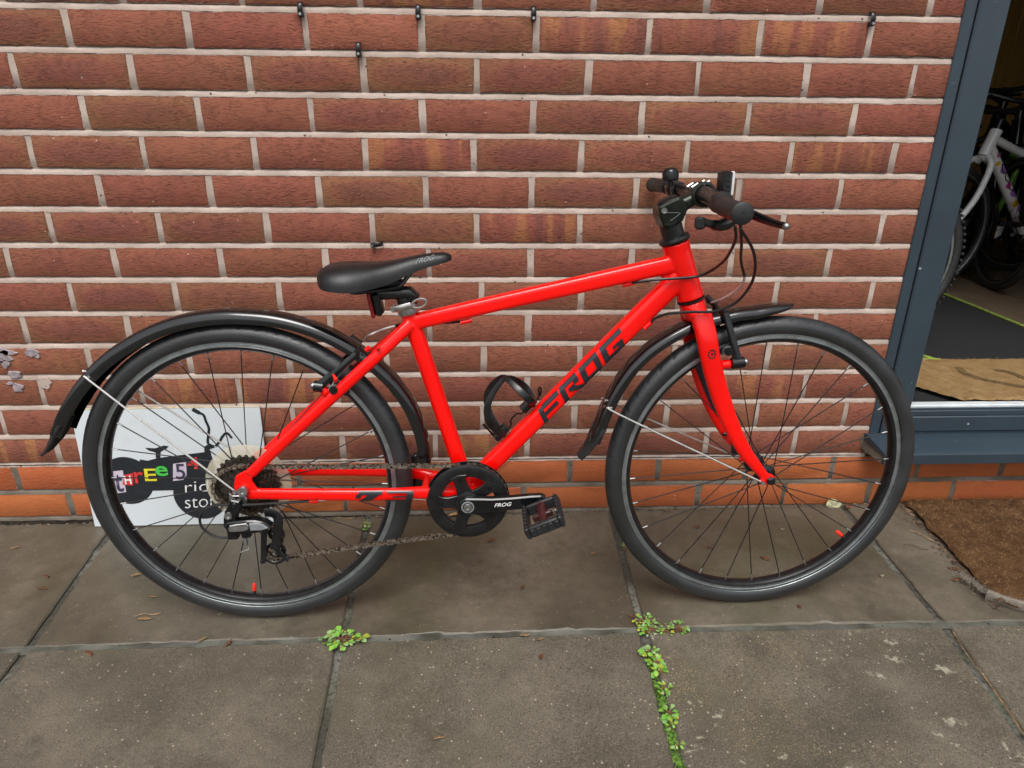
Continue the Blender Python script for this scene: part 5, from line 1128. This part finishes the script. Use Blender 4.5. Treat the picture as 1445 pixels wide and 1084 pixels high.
# ------------------------------------------------------------------ bikes standing in the shop
def simple_bike(name, label, org, ang, s, mat, dots=False, knob=False, bars=True, wheels=(1, 1)):
    o = empty(name, org); o.rotation_euler = (R(rnd.uniform(-2, 2)), 0, ang); o.scale = (s, s, s); tag(o, label, 'bicycle', 'bicycles crowded inside the shop')
    for k, hx in enumerate((0, .969)):
        if not wheels[k]: continue
        w = empty('wheel', (hx, 0, RW), o); link('tyre', TY, w); link('rim', RM, w)
        q = MB()
        for i in range(16):
            a = i*math.pi/8; q.sweep([(.015*math.cos(a+1), .02*(-1)**i, .015*math.sin(a+1)), (.254*math.cos(a), 0, .254*math.sin(a))], .0013, n=5)
        q.cyl((0, -.045, 0), (0, .045, 0), .012, n=12); q.build('spokes', 'spoke', w)
        if knob:
            q = MB()
            for i in range(90):
                a = 2*math.pi*i/90
                for y in (-.013, 0.0, .013): c = Vector((.2995*math.cos(a), y, .2995*math.sin(a))); q.box(c-Vector((.004, .0045, .004)), c+Vector((.004, .0045, .004)), bev=.001)
            k_ = q.build('tread', 'tyre', w); k_['kind'] = 'stuff'
    q = MB(); q.cyl((.409, 0, .266), (.3115, 0, .62), .016); q.cyl((.318, 0, .56), (.775, 0, .71), .018); q.cyl((.409, 0, .274), (.787, 0, .674), .024); q.cyl((.768, 0, .745), (.807, 0, .634), .026)
    for sg in (-1, 1): q.sweep([(.0, sg*.055, .30), (.3, sg*.05, .288), (.40, sg*.02, .27)], .011); q.sweep([(.316, sg*.015, .59), (.25, sg*.04, .54), (0, sg*.055, .31)], .009)
    q.build('frame', mat, o)
    q = MB(); q.sweep([(.80, -.03, .615), (.80, 0, .632), (.80, .03, .615)], .022)
    for sg in (-1, 1): q.sweep(cr([(.806, sg*.022, .628), (.822, sg*.058, .60), (.835, sg*.064, .54), (.872, sg*.06, .43), (.969, sg*.055, RW)], 5), .0138, n=12)
    q.build('fork', mat, o)
    if bars:
        q = MB(); q.cyl((.770, 0, .74), (.755, 0, .80), .018, n=12); q.cyl((.757, 0, .795), (.80, 0, .825), .016, n=12); q.sweep(cr([(.76, -.29, .85), (.78, -.16, .85), (.80, -.05, .825), (.80, .05, .825), (.78, .16, .85), (.76, .29, .85)], 5), .0115, n=10)
        for sg in (-1, 1): q.sweep(cr([(.79, sg*.15, .845), (.83, sg*.18, .83), (.845, sg*.24, .80)], 4), .006, n=8); q.sweep([(.775, sg*.19, .851), (.757, sg*.30, .849)], .017, n=12)
        q.build('handlebar', 'black_satin', o)
    q = MB(); q.cyl((.3115, 0, .62), (.295, 0, .70), .013, n=12); q.sweep(cr([(.17, 0, .725), (.22, 0, .725), (.28, 0, .722), (.39, 0, .725)], 4), [.01]+[.018]*11+[.010], [.05]+[.07]*4+[.05, .04, .03, .025, .022, .02, .018, .012], side=(0, 1, 0), n=14); q.build('saddle', 'leather', o)
    q = MB(); q.lathe([(.03, -.045), (.075, -.045), (.075, -.05), (.03, -.05)], (.408, 0, .268), (0, 1, 0), n=30, closed=True); q.cyl((.408, -.06, .268), (.54, -.07, .20), .011, n=10); q.box((.50, -.16, .19), (.58, -.08, .21), bev=.004); q.build('crankset', 'black_satin', o)
    if dots:
        q = MB(); du = (Vector((.787, 0, .674))-Vector((.409, 0, .274))); side = Vector((0, 1, 0)); nn = Vector((-du.z, 0, du.x)).normalized()
        dn = du.normalized(); RT_ = .0246
        for t, ph, mi, rr in [(.90, 15, 1, .012), (.83, -25, 2, .012), (.74, 10, 0, .020), (.66, 45, 1, .013), (.57, -5, 1, .017), (.47, 25, 0, .024), (.36, -15, 2, .018), (.28, 20, 0, .020)]:
            c = Vector((.409, 0, .274))+du*t; vs = []; fs = []
            for j in range(4):
                for i in range(16):
                    u = rr*j/3*math.cos(i*math.pi/8); th = R(ph)+rr*j/3*math.sin(i*math.pi/8)/RT_; vs.append(c+dn*u+side*(RT_*math.cos(th))+nn*(RT_*math.sin(th)))
            for j in range(3):
                for i in range(16): fs.append((j*16+i, j*16+(i+1) % 16, j*16+16+(i+1) % 16, j*16+16+i))
            q.add(vs, fs, mi)
        q.build('dot', ['purple', 'pink', 'yellow'], o)['kind'] = 'stuff'
        q = MB(); P = []
        for i in range(40):
            t = i/39; c = Vector((.409, 0, .274))+du*(.82-.34*t); c += side*(.0265)+nn*(.008*math.sin(t*22)); c -= du.normalized()*.008*math.cos(t*22); P.append(c)
        q.sweep(P, .0022, n=6); q.build('swirl_print', 'decal_black', o)
        q = MB(); q.box((.30, -.075, .22), (.50, -.065, .31), bev=.004); q.build('chain_case', 'white_paint', o)
    return o
FZ = .2705
simple_bike('bicycle', 'white bicycle with purple and pink dots standing inside the shop doorway', (3.60, 1.553, FZ), math.atan2(-.25, -.97), .90, 'white_paint', dots=True)
simple_bike('bicycle', 'bicycle just behind the door jamb, only its knobbly tyre showing', (1.965, .50, FZ+.008), math.pi, .94, 'black_gloss', knob=True, bars=False, wheels=(1, 1))
simple_bike('bicycle', 'black bicycle standing side on beside the white dotted one', (3.50, 1.80, FZ), R(6), .95, 'black_gloss')
simple_bike('bicycle', 'bright green bicycle behind the white dotted one', (3.95, 2.35, FZ), R(-140), .92, 'green_paint')
simple_bike('bicycle', 'black bicycle in the dark back of the shop, nearest the timber wall', (3.25, 2.75, FZ), R(-112), .98, 'black_gloss')
simple_bike('bicycle', 'black bicycle left of the green one in the dim shop', (3.65, 2.62, FZ), R(-132), 1.0, 'black_gloss')
simple_bike('bicycle', 'black bicycle in the dim shop, its front wheel behind the white fork', (3.32, 2.28, FZ), R(-104), .96, 'black_gloss')
simple_bike('bicycle', 'black bicycle with its bars over the white dotted one', (3.80, 2.10, FZ), R(-146), 1.02, 'black_gloss')

# ------------------------------------------------------------------ weeds, moss, litter
def leaf_faces(q, base, direc, L_, W_, curl, mi=0):
    d = Vector(direc).normalized(); s = d.cross(Vector((0, 0, 1))).normalized(); up = s.cross(d)
    def pt(t, w): return Vector(base)+d*(L_*t)+s*(W_*w)+up*(-curl*L_*t*t+abs(w)*.18*W_)
    rows = [(.0, .08), (.25, .55), (.55, 1.0), (.8, .85), (1.0, .25)]; vs = []
    for t, w in rows: vs += [pt(t, -w), pt(t, 0), pt(t, w)]
    fs = []
    for i in range(4): fs += [(3*i, 3*i+1, 3*i+4, 3*i+3), (3*i+1, 3*i+2, 3*i+5, 3*i+4)]
    q.add(vs, fs, mi)
def weed(label, spots, seed):
    r = random.Random(seed); x0, y0 = spots[0][:2]; o = empty('weed', (x0, y0, gz(x0)-.004)); tag(o, label, 'weed', 'weeds in the paving joints')
    q = MB(); st_ = MB()
    for (x, y, n, rad, ls) in spots:
        for k in range(int(n*1.6)):
            a = r.uniform(0, 6.28); d = rad*math.sqrt(r.random()); bx, by = x-x0+r.gauss(0, rad*.15), y-y0+r.gauss(0, rad*.12)
            tip = Vector((x-x0+d*math.cos(a), y-y0+d*math.sin(a)*.8, .006+r.random()*.010)); b0 = Vector((bx, by, 0))
            st_.sweep([b0, b0.lerp(tip, .5)+Vector((0, 0, .004)), tip], .0005, n=4)
            leaf_faces(q, tip, (math.cos(a)+r.gauss(0, .3), math.sin(a)+r.gauss(0, .3), r.uniform(-.1, .6)), ls*(L2 := r.uniform(.38, 1.0)), ls*L2*r.uniform(.34, .5), r.uniform(.0, .5), r.choice((0, 0, 0, 1, 1, 2)))
    o2 = q.build('foliage', ['leaf_green', 'leaf_pale', 'leaf_yellow'], o, sharp=180); st_.build('stems', 'stem', o)
weed('bright green rosette weed at the joint crossing below the rear wheel', [(.522, -.442, 34, .024, .013), (.495, -.440, 5, .016, .012), (.548, -.441, 6, .014, .013), (.52, -.462, 6, .010, .013)], 1)
weed('leafy green weed at the joint crossing below the front wheel', [(1.108, -.425, 30, .020, .008), (1.113, -.444, 24, .020, .008), (1.145, -.444, 12, .018, .007), (1.170, -.442, 18, .016, .0085)], 2)
weed('broad leaved green weed near the top of the mossy joint', [(1.099, -.505, 22, .012, .012), (1.103, -.530, 16, .012, .012), (1.104, -.548, 8, .009, .013)], 3)
weed('small pale weed midway down the mossy joint', [(1.104, -.590, 14, .011, .008)], 4)
weed('two lobed green weed low in the mossy joint', [(1.098, -.640, 14, .011, .010), (1.096, -.665, 8, .008, .008), (1.094, -.70, 8, .009, .007)], 5)
weed('tiny weed seen through the rear wheel beside the wall', [(.501, -.062, 8, .008, .008), (.504, -.045, 5, .006, .007)], 6)
weed('tiny weed in the joint behind the front tyre', [(1.119, -.172, 5, .006, .006)], 7)
q = MB(); r = random.Random(3); nv = 0
for k in range(2600):
    y = -.50-r.random()*.28; xc = 1.103-(-.437-y)*.0415; dens = mnoise.noise(Vector((0, y*26, 5)))+.35
    if dens < r.random()*.9-.1: continue
    x = xc+r.gauss(0, .0042); z = gz(x)-.0065+r.random()*.004; a = r.uniform(0, 6.28); L_ = r.uniform(.0015, .004)
    leaf_faces(q, (x, y, z), (math.cos(a), math.sin(a), .7), L_, L_*.4, .3)
ms = q.build('moss', 'moss', None, sharp=180); ms['kind'] = 'stuff'; tag(ms, 'green moss filling the front paving joint', 'moss')
def litter(name, label, x, y, L_, W_, ang, mat, curl=.3, grp=None, z=.0015):
    o = empty(name, (x, y, gz(x)+z)); o.rotation_euler.z = ang; tag(o, label, 'leaf' if 'leaf' in name else 'twig', grp)
    r = random.Random(int(x*1e4)); L_ *= .85; W_ *= .8; q = MB(); vs = []; n = 7
    for i in range(n+1):
        t = i/n; w = W_*(math.sin(math.pi*min(.98, t*.93+.05))**.8)*(1+.3*mnoise.noise(Vector((t*4, x*50, 0)))); zz = .003*curl*math.sin(t*5+x*9)+.0015
        for s in (-1, 0, 1): vs.append(((t-.5)*L_, s*w+.1*L_*math.sin(t*3), zz+abs(s)*W_*.5*curl))
    q.add(vs, [(3*i+j, 3*i+3+j, 3*i+4+j, 3*i+1+j) for i in range(n) for j in (0, 1)]); lf = q.build('blade', mat, o, sharp=180)
    sm = lf.modifiers.new('t', 'SOLIDIFY'); sm.thickness = .0004
    q = MB(); q.sweep([(-L_*.5, .0, .0015), (-L_*.68, .003, .001)], .0005, n=5); q.build('stalk', 'twig', o)
    return o
LG = 'dead leaf scraps scattered on the paving'
LS = ['tan leaf scrap under the rear tyre, left of its lowest point', 'tan leaf scrap on the cross joint left of the rosette weed', 'dark leaf scrap standing on the cross joint near the rosette weed', 'dark leaf scrap at the crossing of the leftmost joint', 'brown leaf scrap, nearer of two left of the leftmost joint', 'brown leaf scrap, farther of two left of the leftmost joint', 'thin tan leaf scrap near the left picture edge by the wall',
 'brown leaf scrap on the slab below the chainring', 'dark leaf scrap at the middle of the centre back slab', 'dark leaf scrap on the centre front slab below the cross joint', 'tan leaf scrap low on the centre front slab', 'tan sliver of leaf below the pedal', 'brown leaf scrap behind the front wheel near the wall', 'brown leaf scrap framed by the front wheel spokes', 'dark leaf scrap just below the front tyre', 'brown leaf scrap inside the front wheel at lower right', 'brown leaf scrap inside the front wheel at lower left', 'brown leaf scrap beside the doormat, nearer of two', 'brown leaf scrap beside the doormat, farther of two',
 'tan leaf scrap lying on the cross joint below the crank', 'thin tan scrap just below the cross joint under the crank', 'dark sliver beside the leafy weed under the front wheel', 'pale scrap in the rightmost paving joint', 'pale scrap on the slab behind the front wheel', 'thin tan scrap inside the lower rear wheel', 'pale scrap right of the rear tyre contact', 'tan scrap on the leftmost joint beside the rear tyre']
for k, (x, y, L_, W_, a, mt) in enumerate([(.116, -.368, .030, .0045, .1, 'tan_leaf'), (.253, -.430, .020, .004, .7, 'tan_leaf'), (.308, -.442, .022, .0045, 1.2, 'dry_leaf'), (.056, -.458, .024, .005, -.6, 'dry_leaf'), (-.148, -.263, .022, .004, -.1, 'dry_leaf'), (-.165, -.222, .018, .004, -.6, 'dry_leaf'), (-.305, -.110, .026, .003, .2, 'tan_leaf'),
        (.810, -.130, .030, .005, .6, 'dry_leaf'), (.875, -.304, .016, .0045, 1.3, 'dry_leaf'), (.899, -.502, .017, .005, 1.0, 'dry_leaf'), (.720, -.668, .020, .0035, .3, 'tan_leaf'), (1.045, -.191, .016, .0025, .1, 'tan_leaf'), (1.318, -.096, .018, .006, .5, 'dry_leaf'), (1.431, -.229, .024, .006, -.6, 'dry_leaf'), (1.436, -.389, .014, .0045, 1.5, 'dry_leaf'), (1.543, -.234, .020, .006, 2.2, 'dry_leaf'), (1.319, -.180, .016, .004, 2.6, 'dry_leaf'), (1.813, -.322, .022, .006, 0, 'dry_leaf'), (1.832, -.285, .024, .005, -.5, 'dry_leaf'),
        (.87, -.446, .022, .0045, .1, 'tan_leaf'), (.90, -.457, .016, .003, .5, 'tan_leaf'), (1.09, -.405, .024, .003, -.5, 'dry_leaf'), (1.66, -.300, .012, .004, .3, 'pale_leaf'), (1.52, -.115, .014, .004, .2, 'pale_leaf'), (.10, -.300, .020, .003, 0.1, 'tan_leaf'), (.26, -.36, .012, .003, .7, 'pale_leaf'), (.03, -.225, .026, .006, .5, 'tan_leaf')]):
    litter('leaf_scrap', LS[k], x, y, L_, W_, a, mt, grp=LG)
litter('fallen_leaf', 'pale yellow green dead leaf against the wall foot behind the front wheel', 1.700, -.012, .048, .017, .1, 'pale_leaf', .4).rotation_euler = (R(38), 0, .05)
litter('fallen_leaf', 'curled tan leaf against the wall foot behind the chainring', .735, -.018, .075, .008, .05, 'tan_leaf', .6)
litter('fallen_leaf', 'reddish brown dead leaf in the joint end by the wall near the door', 1.738, -.022, .03, .009, .5, 'dry_leaf', .6)
for k, (x, y, L_, a) in enumerate([(1.845, -.16, .07, -1.0), (1.862, -.11, .05, -.9), (1.80, -.20, .05, -.5), (.115, -.355, .05, .15), (-.20, -.02, .05, .1), (.25, -.02, .06, -.05), (.44, -.018, .05, .08), (1.36, -.02, .05, .05), (1.25, -.016, .07, -.1), (1.89, -.06, .05, 2.1), (.72, -.45, .012, .2)]):
    o = empty('twig', (x, y, gz(x)+.002)); o.rotation_euler.z = a; tag(o, 'thin twig '+['along the doormat edge, middle one', 'along the doormat edge, farthest one', 'left of the doormat on the slab', 'under the rear tyre', 'at the wall foot left of the sign', 'at the wall foot behind the rear wheel', 'at the wall foot between rear wheel and chainring', 'at the wall foot behind the front hub', 'at the wall foot left of the front hub', 'at the doormat corner by the wall', 'on the cross joint between the two weeds'][k], 'twig', 'twigs scattered on the paving')
    q = MB(); q.sweep(cr([(-L_/2, 0, 0), (-L_*.15, .003, .002), (L_*.2, -.002, .001), (L_/2, .002, .0)], 3), .0008, n=5); q.build('stick', 'twig' if k % 3 else 'tan_leaf', o)
o = empty('straw', (1.70, -.47, gz(1.7)-.001)); tag(o, 'long yellow straw lying in the rightmost paving joint', 'straw')
q = MB(); q.sweep(cr([(.002, .0, 0), (-.012, -.06, .001), (-.022, -.13, .0015), (-.043, -.24, .001)], 5), .0009, n=5); q.build('stalk', 'tan_leaf', o)
q = MB(); r = random.Random(21)
for k in range(900):
    zone = r.random()
    if zone < .55: x = r.uniform(-1.2, 1.9); y = -.004-abs(r.gauss(0, .006))
    else: t = r.random(); x = 1.845+.045*t-abs(r.gauss(0, .012)); y = -.42+.41*t
    L_ = r.uniform(.001, .006); a = r.uniform(0, 6.28); c = Vector((x, y, gz(x)+.001)); d = Vector((math.cos(a)*L_, math.sin(a)*L_, 0)); n = Vector((-d.y, d.x, 0))*.5
    q.add([c-d, c+n, c+d, c-n, c+Vector((0, 0, r.uniform(.001, .003)))], [(0, 1, 4), (1, 2, 4), (2, 3, 4), (3, 0, 4)])
o = q.build('debris', 'twig'); o['kind'] = 'stuff'; tag(o, 'dark crumbs and soil along the wall foot and mat edge', 'debris')
